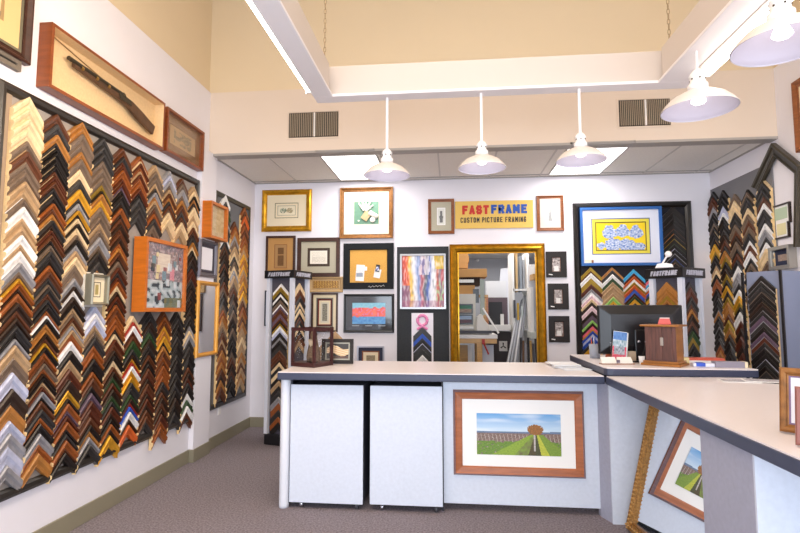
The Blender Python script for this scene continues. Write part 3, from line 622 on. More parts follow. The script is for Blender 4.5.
C1 = [
 (34, 99, 10, 465, '99:c 111:c 121:c 132:c 143:tm 153:n 163:t 174:t 183:m 192:mw 200:t 208:w 219:m 228:m 236:w 245:m 252:w 263:g 272:td 279:y 284:o 289:d 294:od 303:d 311:n 318:d 326:k 333:b 339:g 345:m 357:t 372:l 388:d 404:h 420:l 432:g 445:l 464:g', 478),
 (57, 114, 45, 430, '114:n 124:k 135:h 143:bc 149:b 153:bc 158:b 162:bc 167:b 172:nc 177:r 182:n 188:bc 196:b 204:o 209:n 215:hc 221:k 226:dm 231:r 236:nm 241:b 246:tm 252:k 259:b 266:o 272:n 278:k 285:t 289:k 294:n 300:k 305:b 311:o 316:w 319:b 324:h 330:h 334:d 338:n 343:y 347:b 352:o 359:n 363:t 368:o 373:d 377:b 381:m 386:r 391:g 396:b 400:n 408:k 416:o 422:b 432:g 442:o 451:h', 464),
 (86, 125, 72, 440, '124:h 130:h 136:t 146:t 154:h 161:t 171:c 181:k 191:y 200:k 205:gb 212:y 216:b 220:c 225:b 229:c 236:t 241:b 246:g 252:m 258:c 265:t 279:g 287:d 291:w 297:d 304:b 308:m 314:t 318:n 322:m 326:g 330:m 333:o 341:w 350:b 359:m 368:r 379:d 389:y 397:b 402:o 409:v 414:r 420:o 427:b 432:k 438:o 446:n 450:b', 458),
 (106, 139, 92, 435, '139:k 147:k 155:k 162:t 170:t 178:t 186:a 192:b 195:h 201:y 208:t 217:t 224:m 230:t 238:g 246:t 252:b 262:kh 272:bh', 281),
 (124, 149, 116, 433, '149:n 154:n 158:k 163:rm 167:r 171:o 176:o 180:rm 184:r 188:vm 192:b 196:b 201:k 206:d 209:o 215:d 220:n 225:d 230:n 234:n 239:d 244:o 249:h 253:n 258:d 262:t 268:r 273:k 278:r 282:o 286:c 292:d 297:r 301:d 305:o 310:n 314:o 319:o 325:o 329:b 334:c 339:r 343:n 350:d 355:b 360:c 366:n 371:d 376:G 382:r 388:d 394:G 400:k 405:r 411:d 417:b 422:o 427:b 433:y', 444),
 (141, 157, 139, 205, '157:o 162:c 164:r 168:o 172:m 175:r 179:o 184:o 189:r 194:b 198:k 207:k 214:k', 222),
 (157, 167, 153, 232, '166:m 172:t 178:t 184:m 189:k 193:g 197:h 201:m 205:t 209:n 214:o 219:k 225:t', 233),
 (170, 172, 168, 235, '171:g 176:l 181:g 186:t 190:m 194:n 198:h 202:k 206:n 210:t 213:c 219:c', 226),
 (183, 180, 182, 235, '179:n 184:t 190:g 196:t 201:h 206:n 212:k 218:n 223:c 229:m', 236),
 (195, 187, 189, 410, '187:m 192:c 197:b 200:h 204:k 208:c 216:m 222:c 228:n 233:d 238:k 243:h 247:c 251:b 257:d 263:b 269:r 274:r 279:k 285:b 290:d 296:b 301:d 306:b 311:d 316:k 321:b 326:g 331:c 335:g 339:k 346:k 353:b 360:b 367:n 372:d 377:r 382:k 387:b 392:w 399:G 405:w 411:n', 418),
]
NTH = ['%s column of the big board' % ORD[i] for i in range(10)]
for i, (xt, yt, xb_, yb_, s, e) in enumerate(C1):
    col_px('left', xt, yt, xb_, yb_, s, e, 2.80+.2255*i, .112, NTH[i], GL1, depth=.042)
C1b = [
 (3, 101, 328, 92, 435, '306:l 313:w 319:l 325:m 331:t 337:k 345:o 352:o 358:b 366:b 371:o 377:n 385:b 392:v 400:r 408:r 416:n 424:b 430:h 436:g 443:k', 452),
 (5, 135, 318, 131, 425, '316:c 322:R 326:w 331:r 336:n 341:G 345:G 349:k 355:d 358:y 362:R 366:w 370:y 376:y 382:k 388:k 394:G 398:d 402:R 406:B 411:w 418:d 424:O', 433),
 (6, 151, 310, 148, 420, '311:k 317:k 322:d 328:k 333:G 339:d 345:k 350:b 355:n 359:d 363:b 368:n 373:r 378:d 383:n 388:r 393:d 398:r 403:d 409:n 415:n 420:k', 427),
 (7, 165, 310, 166, 425, '312:n 317:o 322:n 326:y 331:h 336:y 342:b 346:h 351:n 356:o 361:n 365:o 370:o 375:o 381:k 386:d 391:n 396:d 401:n 407:d 412:r 419:o 424:o', 431),
 (8, 178, 312, 177, 405, '312:b 318:k 324:b 330:b 336:k 342:b 348:b 354:k 360:b 366:b 372:k 378:b 384:k 390:b 397:d 404:b 411:k', 419),
]
for i, xt, yt, xb_, yb_, s, e in C1b:
    col_px('left', xt, yt, xb_, yb_, s, e, 2.80+.2255*i, .112, 'lower run, %s column of big board' % ORD[i], GL1, depth=.042)
b0, b1, bz0, bz1 = 2.60, 4.965, .405, 2.83
t = thing('moulding_board', 'big grey felt moulding board with dark frame on the left wall', 'display board', wloc('left', (b0+b1)/2, 0, bz0), WR['left'])
W, H = b1-b0, bz1-bz0
MB().sweep([(-W/2, 0), (W/2, 0), (W/2, H), (-W/2, H)], [(0, 0), (0, .03), (.02, .042), (.045, .036), (.06, .02), (.06, 0)], mat('board_frame_dark', '26211c', .35)).build('frame', t)
MB().box(-W/2+.05, W/2-.05, -.010, -.001, .05, H-.05, BOARD).build('felt_back', t)
MB().box(-W/2+.005, -W/2+.1, -.02, -.001, .0, H, mat('near_post', '9a8672', .5)).build('side_strip', t)
# second left board
b0, b1, bz0, bz1 = 5.335, 6.33, .42, 2.83
t = thing('moulding_board', 'narrow moulding board with black frame near the left back corner', 'display board', wloc('left', (b0+b1)/2, 0, bz0), WR['left'])
W, H = b1-b0, bz1-bz0
MB().sweep([(-W/2, 0), (W/2, 0), (W/2, H), (-W/2, H)], [(0, 0), (0, .02), (.01, .03), (.05, .026), (.06, .015), (.06, 0)], BLACKF).build('frame', t)
MB().box(-W/2+.05, W/2-.05, -.010, -.001, .05, H-.05, mat('grey_felt', '6d6d70', .9)).build('felt_back', t)
GL2 = 'corner samples on the narrow left board'
for i, (xt, yt, xb_, yb_, s, e) in enumerate([
 (229, 196, 222, 390, '196:w 203:k 208:G 214:k 219:g 224:k 229:k 235:w 241:k 246:n 250:d 255:d 259:b 264:n 268:b 272:d 277:b 282:n 287:t 292:d 298:k 304:t 310:o 316:h 321:m 327:t 333:n 339:m 344:n 350:h 356:o 362:h 368:n 374:d 380:h 386:n', 394),
 (237, 222, 234, 390, '222:n 227:o 231:h 236:g 241:t 247:m 252:c 257:k 262:t 266:c 271:g 276:m 282:t 288:n 294:d 300:t 305:k 310:t 316:d 322:b 328:t 333:b 339:k 345:b 351:t 357:n 363:d 369:n 375:k 381:b', 388),
 (247, 210, 244, 375, '208:o 213:n 217:O 222:n 226:o 231:n 235:o 240:o 245:h 250:m 255:y 260:h 265:y 270:m 275:h 281:y 286:h 291:y 296:m 301:n 307:o 312:h 317:n 322:h 327:m 332:m 337:c 342:m 347:m 352:h 357:m 362:n 367:m 372:h 377:m', 383)]):
    col_px('left', xt, yt, xb_, yb_, s, e, (5.58, 5.85, 6.13)[i], .12, '%s column of the narrow left board' % ORD[i], GL2, depth=.03)
# right wall board
b0, b1, bz0, bz1 = -6.5, -5.30, .9, 2.96
t = thing('moulding_board', 'grey moulding board on the right alcove wall behind the desk', 'display board', wloc('right', (b0+b1)/2, 0, bz0), WR['right'])
W, H = b1-b0, bz1-bz0
MB().box(-W/2, W/2, -.014, -.001, 0, H, mat('grey_panel', '77767a', .85)).build('panel', t)
GR = 'corner samples on the right alcove board'
for i, (xt, yt, xb_, yb_, s, e) in enumerate([
 (709, 193, 716, 345, '193:b 199:r 203:n 208:g 214:b 219:b 224:t 228:bc 233:b 237:bh 242:b 245:y 252:a 256:b 261:b 266:m 271:c 275:b 279:o 284:o 289:b 293:bg 299:b 304:bg 311:h 316:b 321:bg 327:b 332:bg 338:b 344:o 350:h', 358),
 (722, 190, 727, 345, '190:b 197:b 203:k 206:l 213:w 217:b 223:b 229:k 235:d 240:n 246:k 251:h 256:a 262:b 268:d 274:a 280:b 286:y 291:b 297:a 302:h 308:h 314:n 320:a 327:h 334:d 341:b 347:k 353:b', 362),
 (733, 194, 737, 345, '194:t 201:c 208:c 212:k 219:k 225:t 231:n 236:d 242:t 249:b 254:n 260:k 266:w 273:g 278:g 283:k 290:w 296:y 302:a 307:b 312:w 320:r 328:d 336:r 344:d 352:r', 362),
 (745, 190, 748, 290, '190:b 193:t 198:k 204:k 209:c 215:t 221:n 227:t 234:k 241:w 246:n 252:w 258:k 264:t 270:k 276:g 282:b 288:t 294:k', 302),
 (758, 181, 760, 262, '181:c 184:k 191:k 198:n 205:w 211:k 218:k 225:w 231:g 238:k 244:w 250:c 256:c 262:t', 270)]):
    col_px('right', xt, yt, xb_, yb_, s, e, (-6.41, -6.19, -5.95, -5.70, -5.42)[i], .118, '%s column of the right alcove board' % ORD[i], GR, depth=.034)
# back wall board
GB = 'corner samples on the back wall board'
for i, (xt, s, e) in enumerate([
 (591, '267:a 271:r 273:w 278:a 284:r 289:g 292:w 295:p 299:c 302:d 306:p 311:d 315:v 320:L 323:d 326:P 329:y 331:B 334:l 337:B 341:k 345:y', 352),
 (612.5, '267:h 270:k 274:w 278:G 282:m 286:m 290:m 293:m 297:L 301:y 304:n', 310),
 (634, '269:C 273:r 276:O 279:w 282:a 285:O 289:B 293:r 296:G 299:y 303:k', 309),
 (655.5, '274:P 277:C 280:w 283:O 286:B 289:G 292:y 296:k', 300),
 (676, '206:bk 212:b 218:b 224:bn 229:bh 234:ba 239:bG 244:bl 249:bg 254:bB 259:kh 263:bh', 268)]):
    p = at(xt, 270, Y=YB-.04)
    wh = ('%s column under the blue picture' % ORD[i]) if i < 4 else 'column right of the blue picture'
    col_px('back', xt, 0, xt, 500, s, e, p.x, .132, wh, GB, depth=.022)
# ribbon sign samples
cx, z0, W, H = RIB
zs = [at(422, y, Y=YB-.04).z for y in (327, 333.5, 338, 344, 349, 355, 361, 367)]
column((0, YB-.029, 0), 0, cx, zs, ['l', 'k', 'B', 'kl', 'k', 'k', 'w'][1:]+['k'], W*.42, 'ribbon sign', 'navy corner samples on the ribbon sign', depth=.018, off=.0)

# ------------------------------------------------------------------ display towers
POST = mat('tower_post', 'd6dae6', .4); TPAN = mat('tower_panel', '4a4650', .8, 0, .08, (50, 50, 50)); TBLUE = mat('tower_panel_blue', '8088a0', .6)
def tower(X, Y, rot, top, lab, header, gname, cols, wd=.33, pan=TPAN, pw=.022):
    t = thing('display_tower', lab, 'display tower', (X, Y, 0), rot, 'four sided display towers')
    h = wd/2
    MB().box(-h-.02, h+.02, -h-.02, h+.02, 0, .12, BLACKP).build('base', t, bevel=.01)
    MB().box(-h+.02, h-.02, -h+.02, h-.02, .12, top, pan).build('core', t)
    for sx in (-1, 1):
        for sy in (-1, 1): MB().box(sx*h-pw, sx*h+pw, sy*h-pw, sy*h+pw, .12, top, POST if pw > .01 else BLACKP).build('corner_post', t)
    if header:
        for k, (a, nm) in enumerate(((0, 'header_board'), (90, 'header_board'), (180, 'header_board'), (270, 'header_board'))):
            hb = MB().box(-h-.042, h+.042, -h-.042, -h-.026, top-.005, top+.085, BLACKP).build(nm, t, rot=R(a), bevel=.003)
            if k < 2:
                text('FASTFRAME', wd*.92, .045, mat('header_white', 'b9b9c6', .5), hb, 0, -h-.045, top+.017, bold=.26, gap=.22, shear=.2)
        MB().box(-h-.027, h+.027, -h-.027, h+.027, top-.004, top+.02, BLACKP).build('cap', t)
    for face, lx, ys, xpx, yd, wh, half in cols:
        items = [q.split(':') for q in ys.split()]
        zz = [at(xpx, float(a), Y=yd).z for a, _ in items[:-1]]+[at(xpx, float(items[-1][0]), Y=yd).z]
        a = rot+R(face); off = h+.004-(0.02)
        column((X, Y, 0), a, lx, zz, [c for _, c in items[:-1]], half, wh, gname, depth=.024, off=off)
    return t
# rot: front face looks along rotated -Y
tower(-1.885, 5.82, R(-16), 1.865, 'display tower with black lettered header behind the left end of the counter', True, 'corner samples on the left display tower',
  [(0, 0, '284:w 287:a 292:b 294:w 297:b 300:t 304:w 306:v 309:n 314:v 318:n 321:b 323:a 326:w 329:l 332:b 337:g 340:b 345:k 350:n 355:n 359:d 362:c 366:k 370:c 375:b 380:m 385:b 390:k 396:g 402:o 409:k 416:o 421:b 428:x', 281.5, 5.72, 'front of left tower', .105),
   (90, 0, '283:c 289:n 296:k 302:c 306:k 309:c 313:b 317:n 321:k 325:c 330:b 335:n 340:m 345:x', 303, 5.76, 'right side of left tower', .105)], wd=.31)
tower(2.075, 4.98, R(-54), 1.795, 'display tower with black lettered header behind the computer monitor', True, 'corner samples on the desk display tower',
  [(0, 0, '281:h 286:h 291:h 295:a 299:h 303:n 307:x', 670, 4.75, 'front of tower behind monitor', .10),
   (90, 0, '282:k 287:r 297:k 304:n 309:h 314:d 320:n 326:b 331:G 337:a 343:k 349:b 355:k 361:x', 693, 4.85, 'right side of tower behind monitor', .10)], wd=.275)
tower(2.53, 4.30, R(-63), 1.80, 'blue grey display tower without header at the far right behind the counter', False, 'corner samples on the headerless display tower',
  [(0, 0, '275:bg 281:k 286:kt 292:b 297:bt 302:d 306:bg 311:k 316:vg 322:k 327:bv 333:vg 338:r 343:kg 349:b 355:bl 361:k 367:bt 373:k 379:bt 385:k 391:x', 761, 4.13, 'front of the headerless tower', .105)], wd=.29, pan=TBLUE, pw=.008)

# build the samples: the three hundred that show largest are single things, the rest one mass
SAMPLES.sort(key=lambda s: -s[0])
for ar, p, rot, half, V, c, depth, lab, grp in SAMPLES[:300]:
    mb = MB(); sample_mesh(mb, Matrix.Identity(4), half, V*1.02, c, depth)
    o = mb.build('corner_sample', loc=p, rot=rot); tag(o, lab, 'frame sample', grp)
if len(SAMPLES) > 300:
    mb = MB()
    for ar, p, rot, half, V, c, depth, lab, grp in SAMPLES[300:]:
        sample_mesh(mb, Matrix.Translation(p) @ Matrix.Rotation(rot, 4, 'Z'), half, V*1.02, c, depth)
    tag(mb.build('corner_samples'), 'the many smaller frame corner samples hanging in rows on boards and towers', 'frame samples', kind='stuff')
print('SAMPLES', len(SAMPLES))

# ------------------------------------------------------------------ things over the left boards
def boxart(u, v):
    n = nz(u*11, v*13, 2)
    if .28 < u < .62 and .55 < v < .86: return mix('e8dfd2', 'c8b8b0', nz(u*8, v*40))
    if v < .16 and u > .5: return mix('8a7a3a', '5a6a5a', n*1.3)
    if v < .42: return mix('5f8a96', 'd4d8dc', n*1.5-.2) if n > .38 else lin('3c4650')
    if .62 < u < .75 and .45 < v < .62: return lin('d88a98')
    return mix('a58a94', '6a6a72', n*1.4-.1) if nz(u*22, v*22) > .45 else mix('c8c8ce', '8a4a44', nz(u*9, v*30))
f = frame_at('left', lbox(3.915, 4.565, 1.49, 2.105), 'orange wood display case of small keepsakes on the big board', ORW, .035, depth=.11, prof='flat', picture=boxart, res=(56, 56), name='display_case', cat='display case', pd=.088, loc=wloc('left', 4.24, .03, 1.485))
MB().poly([(-.295, -.103, .035), (.29, -.103, .035), (.29, -.103, .58), (-.295, -.103, .58)], [(0, 1, 2, 3)], GLASS).build('glass', f)
m = MB()
for k in range(16):
    rx = random.Random(k); x = rx.uniform(-.25, .25); z = rx.uniform(.06, .5); s = rx.uniform(.012, .035)
    m.box(x-s*.7, x+s*.7, -.096-.003*rx.random(), -.088, z-s, z+s*1.3, mat('keepsake_%d' % (k % 5), ('c8ccd2', '6a8a9a', '8a4a4a', 'd9c9a0', '3a4048')[k % 5], .5))
m.build('keepsakes', f)
f = frame_at('left', lbox(3.315, 3.50, 1.535, 1.755), 'small silver edged frame with cream mats on the big board', mat('pewter', '8c8674', .35, .5), .022, depth=.06, prof='round', layers=((CREAM, .035), (mat('pewter_line', '6a6656', .5), .006), (CREAM, .012)), picture=lambda u, v: mix('8a7a3a', 'c8b87a', nz(u*9, v*9)), res=(8, 10), loc=wloc('left', 3.435, .055, 1.535))
MB().box(-.10, .10, .0, .03, -.012, .232, mat('pale_edge', 'd8d2c6', .6)).build('spacer', f)
frame_at('left', lbox(5.0, 5.40, 2.245, 2.63), 'small honey wood shadow box beside the pier', ORW, .03, depth=.12, prof='flat', picture=lambda u, v: mix('d8c49a', 'a88a5a', nz(u*5, v*9)), res=(10, 14), name='shadow_box', cat='shadow box', pd=.085, glass=True, loc=wloc('left', 5.20, .03, 2.245))
frame_at('left', lbox(4.935, 5.335, 1.84, 2.232), 'pewter framed lettered certificate between shadow box and gold mirror', mat('dark_pewter', '6f6c74', .3, .6), .05, depth=.05, prof='round', layers=((mat('plum_mat', '3a3440', .7), .03),), picture=lambda u, v: lin('d8d4cc') if (int(v*12) % 2 == 0 and nz(u*24, v*12) > .5) else lin('2e2830'), res=(20, 24), loc=wloc('left', 5.135, .03, 1.84))
f = frame_at('left', lbox(4.93, 5.40, 1.02, 1.80), 'upright mirror in a honey gold wood frame beside the narrow board', mat('honey_gold_frame', 'd99a3a', .35, .2, .1), .045, depth=.04, prof='round', picture=MIRR, name='hanging_mirror', cat='mirror', loc=wloc('left', 5.165, .04, 1.02))

# ------------------------------------------------------------------ right wall
HF = mat('dark_olive_moulding', '3f3a2f', .3, .3, .15, (12, 12, 12))
A, B_, Cc, D = at(771.6, 143, X=3.12), at(752, 186, X=3.12), at(800, 166, X=3.12), at(799, 247, X=3.12)
t = thing('gable_frame', 'dark olive moulding frame in the shape of a gable at the right edge', 'frame sample', (XR-.02, A.y, D.z), WR['right'])
pts = [(-(B_.y-A.y), B_.z-D.z), (0, A.z-D.z), (-(Cc.y-A.y), Cc.z-D.z), (-(D.y-A.y), 0)]
def opensweep(pts, wd, dp, mt):
    m = MB(); m.sweep(pts, [(0, 0), (0, dp*.8), (wd*.12, dp), (wd*.3, dp*.9), (wd*.42, dp*.6), (wd*.7, dp*.5), (wd*.85, dp*.62), (wd, dp*.5), (wd, 0)], mt, closed=False); return m
opensweep(pts, .10, .055, HF).build('gable_moulding', t)
# two-part stepped frame, silver shadow box, brown frame at the edge
cx1, z1, W1, H1 = rect('right', 771, 207, 791, 228, .02); 
t = thing('stepped_frame', 'thin dark frame in two stepped panels with green and yellow prints', 'framed picture', (XR, at(781, 220, X=XR).y, 2.185), WR['right'])
FB = mat('thin_espresso', '2f201a', .4); OUT = [(-.15, .135), (-.10, .135), (-.10, 0), (.13, 0), (.13, .135), (.16, .135), (.16, .33), (-.15, .33)]
MB().sweep(OUT, [(0, 0), (0, .022), (.014, .022), (.014, 0)], FB).build('frame', t)
MB().prism(OUT, -.008, -.002, MATB, 'y').build('mat', t)
MB().box(-.10, .11, -.012, -.008, .185, .295, mat('pale_green_print', 'b9cbb0', .8)).build('green_print', t)
MB().box(-.05, .08, -.012, -.008, .035, .145, mat('pale_yellow_print', 'e3d9a8', .8)).build('yellow_print', t)
frame_at('right', (-5.19, 1.888, .31, .22), 'silver shadow box with navy mat above the headerless tower', mat('brushed_silver', 'a9a49c', .3, .6), .035, depth=.07, prof='flat', layers=((mat('deep_navy_mat', '1c2444', .6), .045),), picture=lambda u, v: mix('b8a08a', '7a6a6a', nz(u*5, v*5)), res=(8, 8), name='shadow_box', cat='shadow box')
frame_at('right', (-4.55, 2.93, .72, .66), 'brown wood frame at the upper right edge of the picture', BRN, .07, depth=.04, prof='scoop', picture=CREAM)

# ------------------------------------------------------------------ framed vineyard photograph on the counter front
def vine(u, v):
    if abs(u-.70) < .11 and .48 < v < .76:
        d = math.hypot((u-.70)/.095, (v-.62)/.125)
        if d < 1+.45*(nz(u*60, v*40)-.5): return mix('3a3420', 'b0702c', nz(u*80, v*60)*1.5-.1)
    if v > .56+.05*max(0, (u-.75))*2:
        k = (v-.56)/.44; c = mix('c9ddec', '5f9fd6', k)
        return mix(c, 'e8eef4', max(0, nz(u*4, v*9)*1.6-.75))
    if v > .52: return mix('6d7fa0', '59708c', nz(u*8, 1))
    dx, dy = u-.70, .56-v
    if abs(dx+.008) < .009 and .10 < v: return mix('d8d0cc', '9a9088', nz(1, v*30))
    if .0 < dx < .01+.10*dy: return mix('2f4a1e', '5a4a34', nz(u*40, v*40))
    if .02+.26*dy > dx > 0 or (.10 < u < .2 and False): return mix('9ab02e', 'd0c84a', nz(u*30, v*30))
    if 0 < dx < .05+.62*dy and v < .5: return mix('8ea83a', '5f7e2c', nz(u*50, v*50))
    if -.95*dy < dx < -.45*dy and v < .5: return mix('9cb53a', '6f8f2e', nz(u*50, v*50))
    if -.16*dy <= dx <= 0 and v < .5: return mix('3a4a26', '63452f', nz(u*50, v*40))
    if -.45*dy <= dx <= 0 and v < .5: return mix('6a5a44', '7f9a3e', nz(u*30, v*12)*1.2)
    if v < .30+.06*nz(u*9, 2) and nz(u*24, v*24) > .30: return mix('3c6a22', '86a23c', nz(u*50, v*50))
    if (u*22+v*2) % 1 < .16 and v < .50: return mix('c9bcb4', '8f8078', nz(u*9, v*30))
    return mix('4e4038', '947a70', nz(u*50, v*36)*1.3)
f = frame_at('back', (0, 0, 1, 1), 'x', RAW, .05, picture=RAW) if False else None
VP = 4.0
tl_, br_ = at(453, 390, Y=VP-.03), at(586.5, 479.5, Y=VP-.03)
W, H = br_.x-tl_.x, tl_.z-br_.z
t = thing('picture_frame', 'brown framed vineyard photograph with wide white mat on the counter front', 'framed picture', ((tl_.x+br_.x)/2, VP, br_.z))
RBR = wood('reddish_oak_frame', 'a5603a', .2); RBR2 = wood('purplish_oak_edge', '8a6c6c', .15)
MB().sweep([(-W/2, 0), (W/2, 0), (W/2, H), (-W/2, H)], [(0, 0), (0, .012), (.016, .030), (.026, .026), (.06, .022), (.068, .012), (.068, 0)], [RBR, RBR2, RBR, RBR, RBR, RBR]).build('frame', t)
i = .066; MB().box(-W/2+i, W/2-i, -.010, -.004, i, H-i, MATB).build('mat', t)
a_, b_ = at(476.5, 413, Y=VP-.012), at(561.5, 456.5, Y=VP-.012)
art('picture', b_.x-a_.x, a_.z-b_.z, 150, 76, vine, t, y=-.0125, z=b_.z-br_.z, x=(a_.x+b_.x)/2-t.location.x)

# ------------------------------------------------------------------ leaning mirror with the ornate frame
n = Vector((-.9565, -.1639, .2415)).normalized(); dpl = 1.767
def onpl(x, y):
    d = FW + RT*((x-400)/FOC) - UPV*((y-266.5)/FOC); o = Vector((0, 0, EYE)); return o+d*(-(o.dot(n)+dpl)/d.dot(n))
upd = (Vector((0, 0, 1))-n*n.z).normalized(); rd = upd.cross(n).normalized()   # along the mirror's width
c0 = onpl(629, 527); c0 = c0-upd*(c0.z-.006)/upd.z
if rd.y > 0: rd = -rd
# local axes: x = rd (toward the viewer), y = -n (into the mirror), z = up ; keep right handed
xx = rd; zz = upd; yy = zz.cross(xx)
Mm = Matrix((xx, yy, zz)).transposed().to_4x4()
flip = yy.dot(n) > 0
t = thing('leaning_mirror', 'tall mirror in ornate gilt frame leaning under the right counter', 'mirror', c0, Mm.to_euler())
MW, MH = 1.26, .95; ORN = mat('ornate_gilt', '9c7038', .35, .5, .45, (70, 70, 70), .9)
s = 1 if not flip else -1
m = MB(); prof = [(0, -.02), (0, .018), (.008, .030), (.022, .022), (.034, .032), (.047, .016), (.056, .02), (.06, .002), (.06, -.01)]
m.sweep([(0, 0), (MW, 0), (MW, MH), (0, MH)], [(a, b) for a, b in prof], ORN)
if s < 0:
    m.v = [(v[0], -v[1], v[2]) for v in m.v]
m.build('ornate_frame', t)
bd = MB()
for L_, ax in ((MH, 'z'), (MW, 'x')):
    k = int(L_/.028)
    for q in range(k):
        a = .014+q*.028
        for off in (.030,):
            for side in (0, 1):
                c = Vector((off if side == 0 else MW-off, -s*.032, a)) if ax == 'z' else Vector((a, -s*.032, off if side == 0 else MH-off))
                bd.lathe([(0, -.008), (.009, -.003), (.009, .003), (0, .008)], mat('gilt_bead', 'c79a5c', .3, .5), Matrix.Translation(c), 6)
bd.build('beading', t)
MB().box(.055, MW-.055, -.001, .001, .055, MH-.055, MIRR).build('glass', t)
MB().box(.02, MW-.02, s*.006, s*.014, .02, MH-.02, DARK).build('backing', t)

# ------------------------------------------------------------------ on the front counter
p0 = at(291, 367, Z=CT); t = thing('lantern_case', 'dark red wooden glass case with feathered figure at the left counter end', 'display case', (-1.175, 4.30, CT), R(-24))
w2 = .115; hC = .345; MAH = wood('dark_mahogany', '432424', .25)
m = MB().box(-w2-.012, w2+.012, -w2-.012, w2+.012, 0, .035, MAH); m.build('base', t, bevel=.004)
MB().box(-w2-.012, w2+.012, -w2-.012, w2+.012, hC-.028, hC, MAH).build('top', t, bevel=.004) if False else MB().sweep([(-w2-.012, -w2-.012), (w2+.012, -w2-.012), (w2+.012, w2+.012), (-w2-.012, w2+.012)], [(0, 0), (0, .024), (.028, .024), (.028, 0)], MAH).build('top_rail', t, loc=(0, 0, hC-.024), rot=(R(90), 0, 0))
for sx in (-1, 1):
    for sy in (-1, 1): MB().box(sx*w2-.011, sx*w2+.011, sy*w2-.011, sy*w2+.011, .035, hC-.02, MAH).build('post', t)
for k in range(4): MB().poly([(-w2+.01, -w2, .035), (w2-.01, -w2, .035), (w2-.01, -w2, hC-.024), (-w2+.01, -w2, hC-.024)], [(0, 1, 2, 3)], GLASS).build('glass_pane', t, rot=R(90*k))
o = MB().lathe([(0, 0), (.055, 0), (.06, .04), (.052, .09), (.04, .15), (.028, .2), (.03, .225), (.022, .25), (0, .262)], mat('feather_brown', '6e5a48', .8, 0, .5, (40, 40, 90), .5), None, 14).build('feathered_figure', loc=(-1.165, 4.30, CT+.036)); tag(o, 'brown feathered figurine standing inside the dark glass case', 'figurine')
m = MB()
for k in range(9):
    a = R(-40+k*12); m.tube([(0, 0, 0), (.03*math.sin(a), -.03, .05), (.05*math.sin(a), -.035, .09)], [.006, .008, .002], mat('pale_feather', 'cbb79c', .8), 5)
m.build('plumage', o, loc=(.0, -.02, .10)); MB().tube([(0, 0, 0), (.03, -.03, .005), (.045, -.045, -.01)], [.01, .008, .003], DARK, 6).build('beak', o, loc=(0, 0, .24))
a_, b_ = at(321.5, 339, Y=4.44), at(352.5, 364, Y=4.44); W, H = b_.x-a_.x, a_.z-b_.z
def shell(u, v):
    if v < .16 and u > .3: return mix('3a2a20', '6a4a38', nz(u*9, v*9))
    c = .5+.2*math.sin(u*5); d = abs(v-.52-.12*math.sin(u*6))
    if d < .30-.25*abs(u-.5): return mix('f3dcb4', 'b8824a', abs(math.sin(v*22+u*9))*.7)
    return lin('2e241c')
frame_at('back', (0, 0, W, H), 'black framed picture of a pale shell standing on the front counter', mat('matt_black_frame', '201b1a', .7), .03, depth=.03, prof='flat', layers=((mat('pewter_fillet', '8f8878', .4, .4), .014),), picture=shell, res=(40, 30), loc=((a_.x+b_.x)/2, 4.47, CT+.002), rot=(R(-4), 0, R(4)))
mb = MB(); sample_mesh(mb, Matrix.Identity(4), .155, .12, 'm', .02)
tag(mb.build('corner_sample', loc=(at(335, 331, Y=4.6).x, 4.62, CT+.277)), 'tan wooden corner sample standing behind the glass case on the counter', 'frame sample')
# papers
for k, (px, py, rz, lab) in enumerate(((573, 365, 12, 'lowest sheet of the loose papers beside the raised desk top'), (577, 362, -6, 'middle sheet of the loose papers beside the raised desk top'), (580, 360, 5, 'top sheet of the loose papers beside the raised desk top'))):
    p = at(px, py, Z=CT); o = MB().box(-.11, .11, -.14, .14, 0, .006, mat('sheet_%d' % k, ('dfe3ea', 'c9ced6', 'eceef2')[k], .7)).build('paper_stack', loc=(.96-.012*k, 4.30+.10*k, CT+.001+.007*k), rot=R(rz)); tag(o, lab, 'paper')
def mag(u, v): return mix('6a6470', 'e4e2e8', nz(u*9, v*12)) 
for k, (x, y, lab) in enumerate(((1.92, 3.66, 'open catalogue sheet with small pictures, left, in front of the raised desk'), (2.06, 3.62, 'printed catalogue sheet lying right beside the tower foot'))):
    o = MB().box(-.11, .11, -.075, .075, 0, .004, PAPER).build('catalogue', loc=(x-.03, y-.02+.03*k, CT+.001+.005*k), rot=R(-12-6*k)); tag(o, lab, 'catalogue')
    q = art('print', .2, .13, 18, 12, mag, o, y=0, z=0); q.rotation_euler = (R(-90), 0, 0); q.location = (0, -.065, .0045)
# ------------------------------------------------------------------ on the raised desk
MX = (at(598, 330, Y=4.36).x+at(683, 330, Y=4.36).x)/2; mw = (at(683, 330, Y=4.36).x-at(598, 330, Y=4.36).x)/2; mt_, mb_ = at(640, 305, Y=4.36).z, DT+.055
t = thing('computer_monitor', 'large black computer monitor seen from behind on the raised desk', 'monitor', (MX, 4.38, DT))
z0, z1 = mb_-DT, mt_-DT; zc = (z0+z1)/2; hh = (z1-z0)/2
m = MB(); rings = []
def rr(w_, h_, y): return [(x, y, z) for x, z in ((-w_, zc-h_), (w_, zc-h_), (w_, zc+h_), (-w_, zc+h_))]
P = rr(mw, hh, .0)+rr(mw, hh, -.018)+rr(mw*.98, hh*.96, -.03)+rr(mw*.72, hh*.62, -.062)
m.poly(P, [(0, 1, 2, 3)]+[(4*k+i, 4*k+(i+1) % 4, 4*k+4+(i+1) % 4, 4*k+4+i) for k in range(3) for i in range(4)]+[(12, 13, 14, 15)], BLACKP)
m.build('screen_back', t, bevel=.012)
MB().box(-.06, .06, -.075, -.045, 0.01, zc+.0, BLACKP).build('neck', t, bevel=.006); MB().box(-.14, .14, -.13, .10, 0, .012, BLACKP).build('foot', t, bevel=.005)
MB().box(-mw+.015, mw-.015, .0005, .002, zc-hh+.02, zc+hh-.02, mat('screen_off', '101218', .1)).build('screen', t)
